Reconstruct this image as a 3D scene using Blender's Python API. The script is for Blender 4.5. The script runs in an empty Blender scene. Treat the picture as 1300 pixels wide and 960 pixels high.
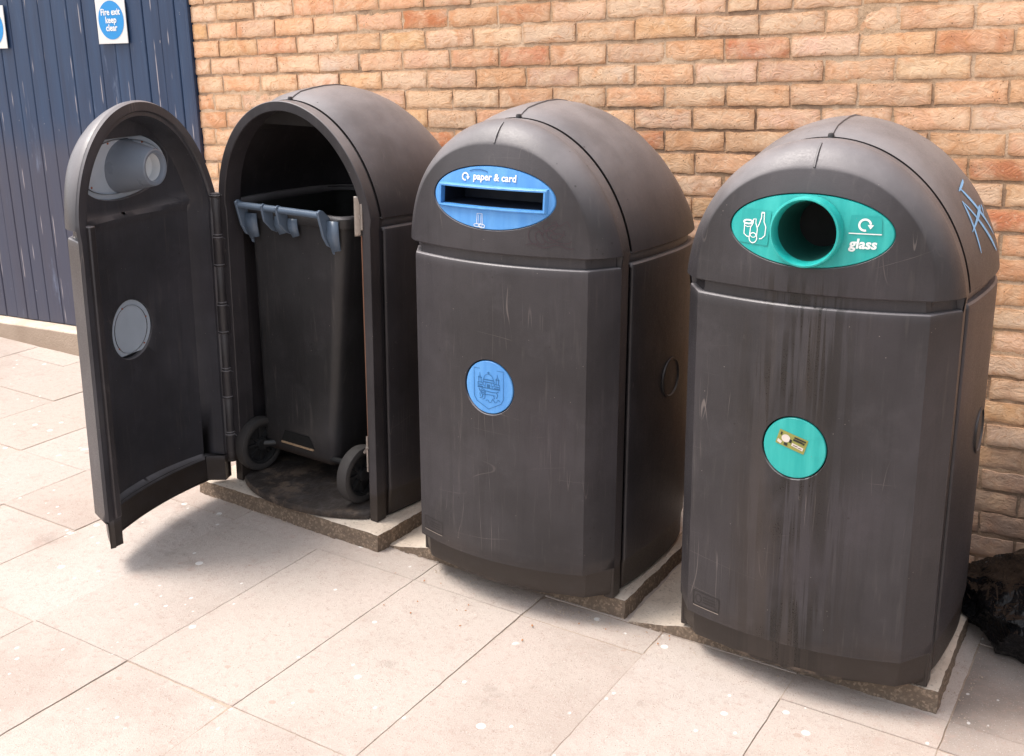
import bpy, bmesh, math, random
from mathutils import Vector, Matrix, noise
random.seed(7)
PI = math.pi
scene = bpy.context.scene
COL = scene.collection

# ------------------------------------------------------------------ ground frame
GX, GY, X0 = -0.0555, 0.016, 2.9
def gz(x, y): return GX*(x-X0) + GY*y

# ------------------------------------------------------------------ node helper
class NT:
    def __init__(s, name, rough=.6, spec=.5):
        s.m = bpy.data.materials.new(name); s.m.use_nodes = True
        s.t = s.m.node_tree; s.t.nodes.clear()
        s.out = s.t.nodes.new('ShaderNodeOutputMaterial')
        s.b = s.t.nodes.new('ShaderNodeBsdfPrincipled')
        s.t.links.new(s.b.outputs[0], s.out.inputs[0])
        s.b.inputs['Roughness'].default_value = rough
        s.b.inputs['Specular IOR Level'].default_value = spec
    def n(s, kind, **kw):
        x = s.t.nodes.new(kind)
        for k, v in kw.items(): setattr(x, k, v)
        return x
    def set(s, inp, v):
        if isinstance(v, bpy.types.NodeSocket): s.t.links.new(v, inp)
        elif v is not None: inp.default_value = v
    def coord(s, kind='Object', scale=(1, 1, 1), rnd=True, rot=(0, 0, 0)):
        c = s.n('ShaderNodeTexCoord').outputs[kind]
        if rnd:
            oi = s.n('ShaderNodeObjectInfo')
            m = s.n('ShaderNodeVectorMath', operation='SCALE'); m.inputs[0].default_value = (37., 53., 29.)
            s.set(m.inputs['Scale'], oi.outputs['Random'])
            a = s.n('ShaderNodeVectorMath', operation='ADD'); s.set(a.inputs[0], c); s.set(a.inputs[1], m.outputs[0]); c = a.outputs[0]
        mp = s.n('ShaderNodeMapping'); mp.inputs['Scale'].default_value = scale; mp.inputs['Rotation'].default_value = rot
        s.set(mp.inputs['Vector'], c); return mp.outputs[0]
    def noise(s, vec, scale, detail=4, rough=.55, dist=0):
        x = s.n('ShaderNodeTexNoise'); s.set(x.inputs['Vector'], vec)
        x.inputs['Scale'].default_value = scale; x.inputs['Detail'].default_value = detail
        x.inputs['Roughness'].default_value = rough; x.inputs['Distortion'].default_value = dist
        return x.outputs['Fac']
    def voro(s, vec, scale, feature='F1', out='Distance'):
        x = s.n('ShaderNodeTexVoronoi', feature=feature); s.set(x.inputs['Vector'], vec); x.inputs['Scale'].default_value = scale
        return x.outputs[out]
    def ramp(s, fac, a, b, lo=0., hi=1.):
        x = s.n('ShaderNodeMapRange', interpolation_type='SMOOTHSTEP'); s.set(x.inputs[0], fac)
        for i, v in zip((1, 2, 3, 4), (a, b, lo, hi)): x.inputs[i].default_value = v
        return x.outputs[0]
    def math(s, op, a, b=None, c=None):
        x = s.n('ShaderNodeMath', operation=op); s.set(x.inputs[0], a)
        if b is not None: s.set(x.inputs[1], b)
        if c is not None: s.set(x.inputs[2], c)
        return x.outputs[0]
    def mix(s, fac, a, b, mode='MIX'):
        x = s.n('ShaderNodeMix', data_type='RGBA', blend_type=mode)
        s.set(x.inputs[0], fac)
        for i, v in ((6, a), (7, b)):
            if isinstance(v, tuple): v = (*v[:3], 1)
            s.set(x.inputs[i], v)
        return x.outputs[2]
    def xyz(s, vec):
        x = s.n('ShaderNodeSeparateXYZ'); s.set(x.inputs[0], vec); return x.outputs
    def band(s, f, mid, w):   # 1 where |f-mid|<w
        return s.ramp(s.math('ABSOLUTE', s.math('SUBTRACT', f, mid)), w*.4, w, 1., 0.)
    def bump(s, h, strength=.3, dist=.01, prev=None):
        x = s.n('ShaderNodeBump'); x.inputs['Strength'].default_value = strength; x.inputs['Distance'].default_value = dist
        s.set(x.inputs['Height'], h)
        if prev is not None: s.set(x.inputs['Normal'], prev)
        s.set(s.b.inputs['Normal'], x.outputs[0]); return x.outputs[0]
    def col(s, c):
        if isinstance(c, tuple): c = (*c[:3], 1)
        s.set(s.b.inputs['Base Color'], c)
    def rough(s, r): s.set(s.b.inputs['Roughness'], r)

def simple(name, col, rough=.5, var=.12, scale=40, metal=0., bump=.05):
    t = NT(name, rough); v = t.coord()
    f = t.noise(v, scale, 5)
    t.col(t.mix(f, tuple(c*(1-var) for c in col), tuple(c*(1+var) for c in col)))
    t.b.inputs['Metallic'].default_value = metal
    t.rough(t.ramp(f, .2, .8, rough*.85, min(1, rough*1.15)))
    if bump: t.bump(f, bump, .004)
    return t.m

def mat_plastic(name, base=(.036, .0325, .0360), drips=0., sheen_dust=1., rough=.43, scuff=1., grime=0.):
    t = NT(name, rough, .45)
    v = t.coord(); vs = t.coord(scale=(1, 1, .08))
    big = t.noise(v, 2.2, 4, .6); streak = t.noise(vs, 34, 4, .65); fine = t.noise(v, 260, 2)
    c = t.mix(t.ramp(big, .3, .75), tuple(x*.66 for x in base), tuple(x*1.34 for x in base))
    c = t.mix(t.ramp(streak, .48, .76, 0, .38), c, tuple(x*.45 for x in base))
    c = t.mix(t.ramp(t.noise(v, 7, 6, .7), .5, .72, 0, .28), c, tuple(x*1.9 for x in base))
    c = t.mix(t.ramp(t.noise(vs, 61, 3, .6), .56, .85, 0, .3), c, (.13, .115, .105))
    # sky sheen and dust on faces that look up, painted in as paler grey
    g = t.n('ShaderNodeNewGeometry'); nz = t.xyz(g.outputs['Normal'])[2]
    up = t.math('MULTIPLY', t.ramp(nz, .0, .8, 0, .84*sheen_dust), t.ramp(t.noise(v, 5, 5, .6), .25, .7, .55, 1))
    c = t.mix(up, c, (.30, .278, .285))
    # bleached scuffs and thin scratches
    m = t.ramp(t.noise(v, 4.5, 3), .56, .72)
    s1 = t.band(t.noise(t.coord(scale=(1, 1, .06), rot=(.0, .22, .1)), 22, 1, .3), .5, .0045)
    s2 = t.band(t.noise(t.coord(scale=(.12, .12, 1), rot=(.3, .9, .2)), 9, 1, .3), .47, .0016)
    s3 = t.band(t.noise(t.coord(scale=(1, 1, .1), rot=(.2, -.6, .0)), 14, 1, .3), .54, .004)
    sc = t.math('MULTIPLY', t.math('MAXIMUM', t.math('MAXIMUM', s1, s2), s3), m)
    c = t.mix(t.math('MULTIPLY', sc, .4*scuff), c, (.26, .22, .2))
    smear = t.math('MULTIPLY', t.ramp(t.noise(t.coord(scale=(1, 1, .22), rot=(0, .12, 0)), 13, 6, .7), .66, .78), t.ramp(t.noise(v, 3.1, 2), .5, .65))
    c = t.mix(t.math('MULTIPLY', smear, .30*scuff), c, (.25, .22, .2))
    spk = t.math('MULTIPLY', t.ramp(t.voro(v, 46), .035, .06, 1, 0), t.ramp(t.noise(v, 19, 1), .55, .62))
    c = t.mix(t.math('MULTIPLY', spk, .7), c, (.34, .3, .27))
    dk = t.math('MULTIPLY', t.ramp(t.voro(v, 28), .06, .11, 1, 0), t.ramp(t.noise(v, 7, 1), .58, .64))
    c = t.mix(t.math('MULTIPLY', dk, .7), c, (.016, .013, .012))
    # purple tinted fading in patches
    c = t.mix(t.ramp(t.noise(v, 1.4, 2), .5, .75, 0, .25), c, (.075, .058, .072))
    # splash dirt low down
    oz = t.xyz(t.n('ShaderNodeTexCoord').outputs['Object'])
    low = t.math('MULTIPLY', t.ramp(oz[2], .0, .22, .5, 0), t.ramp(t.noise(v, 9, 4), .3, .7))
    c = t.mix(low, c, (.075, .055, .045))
    skirt = t.math('MULTIPLY', t.ramp(oz[2], .085, .105, 1, 0), t.ramp(t.noise(v, 14, 5, .7), .2, .6, .55, .95))  # dark brown skirt band: dirt plus the skirt's shade put into the colour
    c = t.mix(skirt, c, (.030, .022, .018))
    if grime:
        gm = t.math('MULTIPLY', t.ramp(t.noise(v, 11, 6, .7), .45, .62), t.ramp(t.noise(v, 3.5, 3), .35, .6))
        c = t.mix(t.math('MULTIPLY', gm, grime), c, (.23, .165, .12))
        c = t.mix(t.math('MULTIPLY', t.band(t.noise(t.coord(scale=(1, .35, 1), rot=(0, 0, .5)), 16, 5, .6), .5, .02), .2*grime), c, (.20, .18, .165))
    r = t.ramp(fine, .2, .8, rough-.06, rough+.1)
    if drips:
        dx = t.math('ABSOLUTE', t.math('SUBTRACT', oz[0], .335))
        core = t.math('MULTIPLY', t.ramp(dx, .02, .21, 1, 0), t.ramp(oz[2], 1.02, 1.09, 1, 0))
        d = t.ramp(t.noise(t.coord(scale=(1, .3, .03), rnd=False), 75, 3, .6, .35), .47, .56)
        d2 = t.ramp(t.noise(t.coord(scale=(1, .3, .045), rnd=False), 31, 2, .5, .5), .53, .62)
        fade = t.ramp(t.noise(t.coord(scale=(1, 1, .5), rnd=False), 8, 3), .3, .6)
        dd = t.math('MULTIPLY', t.math('MULTIPLY', t.math('MAXIMUM', d, d2), core), fade)
        c = t.mix(t.math('MULTIPLY', dd, drips), c, (.007, .0055, .005))
        wide = t.math('MULTIPLY', core, t.ramp(t.noise(t.coord(scale=(1, .3, .1), rnd=False), 12, 4), .4, .65, 0, .5))
        c = t.mix(wide, c, (.06, .045, .038))
        r = t.math('SUBTRACT', r, t.math('MULTIPLY', dd, .15))
    t.col(c); t.rough(r)
    nb = t.bump(fine, .16, .002)
    t.bump(t.noise(v, 16, 3), .10, .012, nb)
    return t.m

def mat_colour(name, col, pale, rough=.38):
    t = NT(name, rough); v = t.coord(); vs = t.coord(scale=(1, 1, .12))
    c = t.mix(t.ramp(t.noise(vs, 26, 4, .6), .35, .75), col, pale)
    c = t.mix(t.ramp(t.noise(v, 12, 5, .65), .56, .8, 0, .4), c, tuple(x*.6 for x in col))
    spk = t.ramp(t.voro(v, 70), .05, .09, .5, 0)
    c = t.mix(t.math('MULTIPLY', spk, t.ramp(t.noise(v, 30, 1), .55, .62)), c, (.25, .2, .15))
    t.col(c); t.rough(t.ramp(t.noise(v, 60, 3), .2, .8, rough-.08, rough+.12)); t.bump(t.noise(v, 150, 2), .06, .002)
    return t.m

def mat_brick():
    t = NT('weathered_brick', .9, .2)
    v = t.coord(rnd=False)
    an = t.n('ShaderNodeAttribute', attribute_name='tint'); at = an.outputs['Color']; edge = an.outputs['Alpha']
    n1 = t.noise(v, 9, 6, .65, .6); n2 = t.noise(v, 42, 6, .72); n3 = t.noise(v, 180, 4, .65)
    cre = t.noise(t.coord(rnd=False, scale=(1, 1, 1.6)), 20, 5, .62, 2.6)          # dragged, folded clay
    c = t.mix(t.ramp(n1, .35, .65, 0, .6), at, (.82, .585, .395))
    c = t.mix(t.ramp(t.noise(v, 6.5, 4, .6, 1.), .55, .7, 0, .6), c, (.60, .245, .105))
    c = t.mix(t.ramp(cre, .5, .68, 0, .5), c, (.57, .27, .12))
    c = t.mix(t.ramp(cre, .42, .3, 0, .45), c, (.84, .66, .47))
    c = t.mix(t.ramp(n2, .58, .76, 0, .5), c, (.46, .20, .085))
    c = t.mix(t.math('MULTIPLY', edge, t.ramp(n2, .3, .62, .25, .8)), c, (.50, .275, .145))
    pit = t.math('MULTIPLY', t.ramp(t.voro(v, 95), .10, .26, 1, 0), t.ramp(t.noise(v, 15, 3, .6), .52, .62))
    c = t.mix(t.math('MULTIPLY', pit, .85), c, (.14, .07, .035))
    c = t.mix(t.ramp(n3, .62, .8, 0, .4), c, (.24, .12, .06))
    sm = t.math('MULTIPLY', t.ramp(t.noise(t.coord(rnd=False, scale=(1, 1, 1.5)), 5.2, 6, .68), .56, .72, 0, .6), t.ramp(n2, .3, .65, .3, 1))
    c = t.mix(sm, c, (.78, .64, .52))
    c = t.mix(t.math('MULTIPLY', t.ramp(t.noise(v, 2.3, 4, .7), .6, .72, 0, .35), t.ramp(n3, .3, .6, .4, 1)), c, (.33, .25, .2))
    z = t.xyz(t.n('ShaderNodeTexCoord').outputs['Object'])[2]
    dirt = t.math('MULTIPLY', t.ramp(t.math('ADD', z, t.ramp(t.noise(v, 4, 3), .2, .8, -.16, .16)), .16, .62, .92, 0), t.ramp(t.noise(v, 17, 4), .15, .6, .6, 1))
    c = t.mix(dirt, c, (.215, .16, .135))
    t.col(c)
    nb = t.bump(n3, .3, .003); nb = t.bump(cre, .5, .007, nb); t.bump(pit, -.6, .005, nb)
    return t.m

def mat_mortar():
    t = NT('mortar', .95, .15); v = t.coord(rnd=False)
    n1 = t.noise(v, 6, 5, .6); n2 = t.noise(v, 120, 4, .7)
    c = t.mix(t.ramp(n1, .35, .65), (.46, .30, .185), (.68, .49, .34))
    c = t.mix(t.ramp(t.noise(v, 2.7, 5, .65), .46, .62, 0, .75), c, (.20, .125, .085))
    c = t.mix(t.ramp(n2, .52, .78, 0, .6), c, (.13, .08, .05))
    z = t.xyz(t.n('ShaderNodeTexCoord').outputs['Object'])[2]
    c = t.mix(t.ramp(z, .1, .6, .8, 0), c, (.14, .105, .085))
    t.col(c); t.bump(n2, .6, .006); return t.m

def mat_slab():
    t = NT('concrete_paving', .9, .25); v = t.coord(rnd=False)
    at = t.n('ShaderNodeAttribute', attribute_name='tint').outputs['Color']
    n1 = t.noise(v, 3, 5, .6); n2 = t.noise(v, 45, 5, .7); n3 = t.noise(v, 320, 3, .7)
    c = t.mix(t.ramp(n1, .3, .72, 0, .5), at, (.58, .48, .43))
    c = t.mix(t.ramp(t.noise(v, 1.3, 6, .7), .48, .68, 0, .6), c, (.42, .34, .295))
    c = t.mix(t.math('MULTIPLY', t.ramp(t.noise(t.coord(rnd=False), 4.6, 7, .75), .57, .68), .4), c, (.30, .24, .205))
    c = t.mix(t.ramp(n2, .48, .74, 0, .6), c, (.42, .31, .265))
    c = t.mix(t.ramp(n3, .52, .70, 0, .7), c, (.31, .24, .2))
    c = t.mix(t.math('MULTIPLY', t.ramp(t.voro(v, 130), .12, .22, 1, 0), t.ramp(t.noise(v, 33, 2), .5, .6)), c, (.28, .21, .175))
    c = t.mix(t.ramp(t.noise(v, 260, 2, .5), .62, .75, 0, .5), c, (.8, .73, .68))
    c = t.mix(t.ramp(t.noise(v, 9, 5, .7), .58, .74, 0, .45), c, (.50, .36, .31))
    gum = t.math('MULTIPLY', t.ramp(t.voro(v, 7.5), .085, .10, 1, 0), t.ramp(t.noise(v, 5.1, 1), .47, .5))
    gum2 = t.math('MULTIPLY', t.ramp(t.voro(t.coord(rnd=False, scale=(1.3, 1, 1), rot=(0, 0, .7)), 17), .10, .13, 1, 0), t.ramp(t.noise(v, 8, 1), .55, .58))
    gd = t.math('MULTIPLY', t.ramp(t.voro(t.coord(rnd=False, scale=(1, 1.2, 1), rot=(0, 0, 1.9)), 11), .09, .13, 1, 0), t.ramp(t.noise(v, 6.3, 1), .56, .6))
    c = t.mix(t.math('MULTIPLY', gd, .5), c, (.40, .27, .21))
    c = t.mix(t.math('MULTIPLY', t.math('MAXIMUM', gum, gum2), .75), c, (.80, .78, .76))
    t.col(c); nb = t.bump(n3, .6, .004); t.bump(n2, .35, .007, nb); return t.m

def mat_concrete(name, a, b, dark=(.2, .15, .11), agg=False):
    t = NT(name, .93, .2); v = t.coord(rnd=False)
    n1 = t.noise(v, 7, 5, .65); n2 = t.noise(v, 90, 4, .7); n3 = t.noise(v, 240, 3, .7)
    c = t.mix(t.ramp(n1, .3, .7), a, b)
    c = t.mix(t.ramp(n2, .54, .74, 0, .65), c, dark)
    c = t.mix(t.ramp(n3, .58, .72, 0, .5), c, (.72, .62, .52))
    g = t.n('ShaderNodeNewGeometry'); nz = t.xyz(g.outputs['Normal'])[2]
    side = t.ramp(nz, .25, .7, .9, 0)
    if agg:
        ag = t.voro(v, 150, out='Color'); agf = t.math('MULTIPLY', t.xyz(ag)[0], t.ramp(n2, .3, .7, .5, 1))
        c = t.mix(side, c, t.mix(t.ramp(agf, .3, .9), t.mix(n2, (.07, .048, .033), (.17, .115, .078)), (.30, .215, .15)))
    else:
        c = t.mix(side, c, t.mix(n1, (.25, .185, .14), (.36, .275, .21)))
    t.col(c); nb = t.bump(n2, .7, .008); t.bump(n3, .5, .003, nb); return t.m

def mat_blue_boards():
    t = NT('blue_gloss_paint', .42, .5); v = t.coord(rnd=False); vs = t.coord(rnd=False, scale=(1, 1, .07))
    st = t.noise(vs, 16, 5, .65); st2 = t.noise(vs, 60, 3, .6)
    c = t.mix(t.ramp(st, .3, .7), (.011, .030, .080), (.023, .054, .122))
    z = t.xyz(t.n('ShaderNodeTexCoord').outputs['Object'])[2]
    low = t.ramp(t.math('ADD', z, t.ramp(t.noise(v, 2.5, 3), .2, .8, -.15, .15)), .75, 1.2, .75, 0)
    c = t.mix(low, c, (.062, .060, .088))
    bl = t.math('MULTIPLY', t.ramp(t.noise(t.coord(rnd=False, scale=(1, 1, .22)), 9, 6, .7), .58, .74), t.ramp(t.noise(v, 2.3, 2), .42, .6))
    c = t.mix(t.math('MULTIPLY', bl, .62), c, (.22, .28, .42))
    c = t.mix(t.ramp(st2, .62, .8, 0, .4), c, (.12, .15, .24))
    chip = t.math('MULTIPLY', t.ramp(t.noise(t.coord(rnd=False, scale=(1, 1, .7)), 36, 5, .7), .675, .70), t.ramp(t.noise(v, 2.6, 3), .54, .64))
    c = t.mix(t.math('MULTIPLY', chip, .85), c, (.50, .45, .42))
    x = t.xyz(t.n('ShaderNodeTexCoord').outputs['Object'])[0]
    # paint worn off along the arris of some boards
    w = t.math('ABSOLUTE', t.math('SUBTRACT', t.math('FRACT', t.math('DIVIDE', t.math('ADD', x, .49), .098)), .5))
    ar = t.math('MULTIPLY', t.ramp(w, .465, .48), t.ramp(t.noise(t.coord(rnd=False, scale=(1, 1, .35)), 9, 3), .52, .6))
    c = t.mix(t.math('MULTIPLY', ar, .75), c, (.42, .38, .40))
    t.col(c); t.rough(t.ramp(st, .2, .8, .34, .6)); nb = t.bump(st2, .2, .003); t.bump(chip, -.3, .002, nb); return t.m

def mat_bag():
    t = NT('black_polythene', .2, .2); v = t.coord()
    t.col((.007, .007, .008))
    a = t.noise(t.coord(scale=(1, .35, 1), rot=(.4, .2, .9)), 13, 3, .5, .8)
    t.rough(t.ramp(t.noise(v, 9, 3), .3, .7, .12, .25))
    nb = t.bump(t.math('ABSOLUTE', t.math('SUBTRACT', a, .5)), .9, .03)
    k = t.noise(t.coord(scale=(1, .45, 1), rot=(.9, .1, .4)), 34, 2, .5, 1.)
    t.bump(t.math('ABSOLUTE', t.math('SUBTRACT', k, .5)), .6, .012, nb); return t.m

M = {}
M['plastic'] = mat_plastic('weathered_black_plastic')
M['door_plastic'] = mat_plastic('sky_lit_door_plastic', (.044, .043, .050), rough=.38)  # same plastic, lighter and bluer: sky reflection put into the base colour
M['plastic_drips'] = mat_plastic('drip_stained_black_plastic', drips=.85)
M['plastic_dark'] = mat_plastic('black_plastic_liner', (.022, .02, .02), sheen_dust=.45, scuff=.4)
M['tray'] = mat_plastic('worn_tray_plastic', (.05, .05, .052), sheen_dust=.5, scuff=1.6, rough=.65, grime=.5)
M['bin_plastic'] = mat_plastic('wheeled_bin_plastic', (.033, .032, .034), sheen_dust=.6, scuff=.5, rough=.42)
M['handle_grey'] = simple('blue_grey_plastic', (.115, .155, .215), .33)
M['grey_plate'] = simple('pale_grey_plastic', (.42, .48, .56), .32, .10, 18)
M['grey_pale'] = simple('silver_grey_plastic', (.66, .69, .72), .3, .06, 18)
M['grey_tube'] = simple('mid_grey_plastic', (.185, .215, .265), .30, .10, 18)
M['blue'] = mat_colour('blue_plastic', (.075, .28, .66), (.12, .36, .74))
M['green'] = mat_colour('green_plastic', (.010, .36, .335), (.04, .46, .42))
M['green_sticker'] = mat_colour('teal_sticker', (.012, .33, .31), (.02, .38, .35))
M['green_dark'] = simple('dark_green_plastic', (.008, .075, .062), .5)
M['slot_dark'] = simple('shaded_blue_black', (.006, .012, .028), .6, .1, 20, bump=0)
M['white'] = simple('white_print', (.82, .83, .82), .5, .05, 60, bump=0)
M['white_worn'] = simple('worn_white_print', (.66, .72, .78), .5, .2, 120, bump=0)
M['crest_ink'] = simple('engraved_blue', (.018, .12, .30), .5, .1, 60, bump=0)
M['metal'] = simple('dull_steel', (.36, .32, .29), .42, .25, 60, .75)
M['rust_rod'] = simple('rusted_steel', (.22, .11, .07), .6, .3, 60, .4)
M['rust'] = simple('rust_red_rivet', (.32, .09, .04), .7)
M['tyre'] = simple('tyre_rubber', (.040, .036, .035), .75, .25, 60)
M['hub'] = simple('wheel_plastic', (.02, .02, .021), .45)
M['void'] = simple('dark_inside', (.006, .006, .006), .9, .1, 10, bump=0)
M['olive'] = simple('olive_paper', (.27, .27, .065), .6, .25, 180)
M['sticker_dark'] = simple('sticker_black_print', (.02, .018, .014), .6)
M['sticker_pale'] = simple('sticker_pale_print', (.66, .58, .52), .6)
M['graffiti'] = simple('blue_marker', (.27, .58, .95), .55, .3, 40, bump=0)
M['pen'] = simple('faded_purple_pen', (.045, .027, .034), .6, .1, 60, bump=0)
M['sign_white'] = simple('sign_white', (.74, .74, .73), .35, .06, 20, bump=0)
M['sign_blue'] = simple('sign_blue', (.012, .27, .66), .32, .06, 20, bump=0)
M['brick'] = mat_brick(); M['mortar'] = mat_mortar(); M['slab'] = mat_slab()
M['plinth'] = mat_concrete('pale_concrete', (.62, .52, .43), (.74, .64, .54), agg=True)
M['kerb_stone'] = mat_concrete('buff_step_stone', (.62, .50, .39), (.74, .62, .51))
M['grout'] = mat_concrete('joint_grit', (.34, .26, .205), (.50, .40, .32))
M['boards'] = mat_blue_boards(); M['bag'] = mat_bag()
M['leaf'] = simple('dry_leaf', (.42, .17, .05), .8, .4, 90)
M['grit'] = simple('loose_grit', (.50, .40, .31), .9, .35, 90)
M['lit_gap'] = simple('lit_gap_tan', (.42, .28, .17), .9)  # tan colour standing for light in the gap under the hand slot

# ------------------------------------------------------------------ object helpers
def link(o, parent=None):
    COL.objects.link(o)
    if parent: o.parent = parent
    return o
def mesh(name, verts, faces, mat, parent=None, smooth=30, bevel=0, solid=0, weld=True, recalc=True, seg=2):
    bm = bmesh.new()
    vs = [bm.verts.new(v) for v in verts]
    for f in faces:
        q = []
        for i in f:
            if vs[i] not in q: q.append(vs[i])
        if len(q) > 2:
            try: bm.faces.new(q)
            except ValueError: pass
    if weld: bmesh.ops.remove_doubles(bm, verts=bm.verts, dist=2e-4)
    if recalc: bmesh.ops.recalc_face_normals(bm, faces=bm.faces)
    me = bpy.data.meshes.new(name); bm.to_mesh(me); bm.free()
    return finish(name, me, mat, parent, smooth, bevel, solid, seg)
def finish(name, me, mat, parent=None, smooth=30, bevel=0, solid=0, seg=2):
    for mm in (mat if isinstance(mat, list) else [mat]): me.materials.append(mm)
    if smooth:
        me.shade_smooth(); me.set_sharp_from_angle(angle=math.radians(smooth))
    o = bpy.data.objects.new(name, me); link(o, parent)
    if solid:
        s = o.modifiers.new('thickness', 'SOLIDIFY'); s.thickness = solid; s.offset = -1
    if bevel:
        b = o.modifiers.new('edge_rounding', 'BEVEL'); b.width = bevel; b.segments = seg; b.limit_method = 'ANGLE'
        b.angle_limit = math.radians(35); b.harden_normals = False
    return o
def tag(o, label=None, cat=None, group=None, kind=None):
    for k, v in (('label', label), ('category', cat), ('group', group), ('kind', kind)):
        if v: o[k] = v
    return o
def empty(name, loc=(0, 0, 0), rot=(0, 0, 0)):
    o = bpy.data.objects.new(name, None); o.empty_display_size = .2
    o.location = loc; o.rotation_euler = rot; return link(o)

class MB:
    def __init__(s): s.v = []; s.f = []
    def add(s, v, f):
        k = len(s.v); s.v += [tuple(p) for p in v]; s.f += [tuple(i+k for i in q) for q in f]
    def loft(s, rows, close=False, cap0=False, cap1=False):
        k = len(s.v); n = len(rows[0])
        for r in rows: s.v += [tuple(p) for p in r]
        for i in range(len(rows)-1):
            for j in range(n if close else n-1):
                a, b = k+i*n+j, k+i*n+(j+1) % n
                s.f.append((a, b, b+n, a+n))
        if cap0: s.f.append(tuple(k+j for j in range(n)))
        if cap1: s.f.append(tuple(k+(len(rows)-1)*n+j for j in range(n)))
    def box(s, a, b, R=None):
        v = [Vector((x, y, z)) for z in (a[2], b[2]) for y in (a[1], b[1]) for x in (a[0], b[0])]
        if R: v = [R @ p for p in v]
        s.add(v, [(0, 2, 3, 1), (4, 5, 7, 6), (0, 1, 5, 4), (2, 6, 7, 3), (0, 4, 6, 2), (1, 3, 7, 5)])
    def tube(s, pts, r, n=10, cap=True, close=False):
        pts = [Vector(p) for p in pts]; rows = []; up = None
        for i, p in enumerate(pts):
            if close: d = pts[(i+1) % len(pts)]-pts[i-1]
            else: d = pts[min(i+1, len(pts)-1)]-pts[max(i-1, 0)]
            d.normalize()
            if up is None: up = Vector((0, 0, 1)) if abs(d.z) < .9 else Vector((1, 0, 0))
            a = d.cross(up).normalized(); b = a.cross(d).normalized(); up = b
            rr = r[i] if isinstance(r, (list, tuple)) else r
            rows.append([p+(a*math.cos(t)+b*math.sin(t))*rr for t in [2*PI*k/n for k in range(n)]])
        if close: rows.append(rows[0])
        s.loft(rows, True, cap and not close, cap and not close)
    def lathe(s, prof, axis='Y', c=(0, 0, 0), n=32):   # prof (r, h)
        rows = []
        for r, h in prof:
            row = []
            for k in range(n):
                t = 2*PI*k/n; a, b = r*math.cos(t), r*math.sin(t)
                p = {'Y': (a, h, b), 'X': (h, a, b), 'Z': (a, b, h)}[axis]
                row.append((c[0]+p[0], c[1]+p[1], c[2]+p[2]))
            rows.append(row)
        s.loft(rows, True)
    def build(s, name, mat, parent=None, **kw): return mesh(name, s.v, s.f, mat, parent, **kw)

def strip(pts, w, yf, off, closed=False):
    """flat ribbon of width w along (x,z) points lying on surface y=yf(x,z)-off"""
    v, f = [], []; n = len(pts)
    for i, (x, z) in enumerate(pts):
        a = pts[i-1] if (i or closed) else pts[i]; b = pts[(i+1) % n] if (i < n-1 or closed) else pts[i]
        dx, dz = b[0]-a[0], b[1]-a[1]; l = math.hypot(dx, dz) or 1
        nx, nz = -dz/l*w/2, dx/l*w/2
        for sgn in (1, -1):
            px, pz = x+nx*sgn, z+nz*sgn; v.append((px, yf(px, pz)-off, pz))
    for i in range(n if closed else n-1):
        a, b = 2*i, 2*((i+1) % n); f.append((a, a+1, b+1, b))
    return v, f
def ell(cx, cz, rx, rz, n=32, a0=0, a1=2*PI, rot=0):
    k = n if abs(a1-a0-2*PI) < 1e-6 else n-1; o = []
    for i in range(n):
        t = a0+(a1-a0)*i/k; x, z = rx*math.cos(t), rz*math.sin(t)
        o.append((cx+x*math.cos(rot)-z*math.sin(rot), cz+x*math.sin(rot)+z*math.cos(rot)))
    return o
def text_mesh(txt, size, bold=0., align='CENTER', spacing=1., line=1.):
    c = bpy.data.curves.new('lettering', 'FONT'); c.body = txt; c.size = size; c.align_x = align; c.align_y = 'CENTER'
    c.offset = bold; c.space_character = spacing; c.space_line = line; c.resolution_u = 3
    o = bpy.data.objects.new('lettering', c); COL.objects.link(o)
    dg = bpy.context.evaluated_depsgraph_get(); dg.update()
    me = bpy.data.meshes.new_from_object(o.evaluated_get(dg))
    bpy.data.objects.remove(o); bpy.data.curves.remove(c)
    return me
def text_on(name, txt, size, cx, cz, yf, off, mat, parent, bold=0., wide=1., shear=0., **kw):
    me = text_mesh(txt, size, bold, **kw)
    for v in me.vertices:
        x, z = cx+v.co.x*wide+shear*v.co.y, cz+v.co.y
        v.co = (x, yf(x, z)-off, z)
    me.materials.clear()
    return finish(name, me, mat, parent, smooth=0)

# ------------------------------------------------------------------ recycling bin housing
W, ZR, ZH = .337, .987, 1.02      # half width at the seam, rim height, underside of hood
CX, CY, BOW = .281, .107, .053
ZA0, AA, AB = .96, .345, .412
def clamp(x, a=0., b=1.): return max(a, min(b, x))
def ybow(x):
    u = min(1., abs(x)/CX); return -(CY+BOW*(1-u*u))
DE = -.018                       # y of the door edge at the sides
def ylow(x):
    if abs(x) <= CX: return ybow(x)
    return DE-(CY+DE)*(W-abs(x))/(W-CX)
def yface(x, z):
    s = clamp((z-ZH)/.287); u = min(1., abs(x)/CX)
    return -(CY+BOW*(1-u*u)*(1-.65*s*s))
TH0 = math.asin((ZH-ZA0)/AB)
def S(k, inset=0.):              # seam arch, k in 0..1 right to left
    t = TH0+(PI-2*TH0)*k
    return (AA-inset)*math.cos(t), ZA0+(AB-inset)*math.sin(t), .03*math.sin(PI*k)
def I(k):                        # inner arch of the hood front
    t = PI*k; c, s_ = math.cos(t), math.sin(t)
    return .284*math.copysign(abs(c)**.86, c), ZH+.287*abs(s_)**.95
NA = 64
DISC_Z, DISC_R = .633, .082
HX = -.345                       # hinge axis

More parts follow.
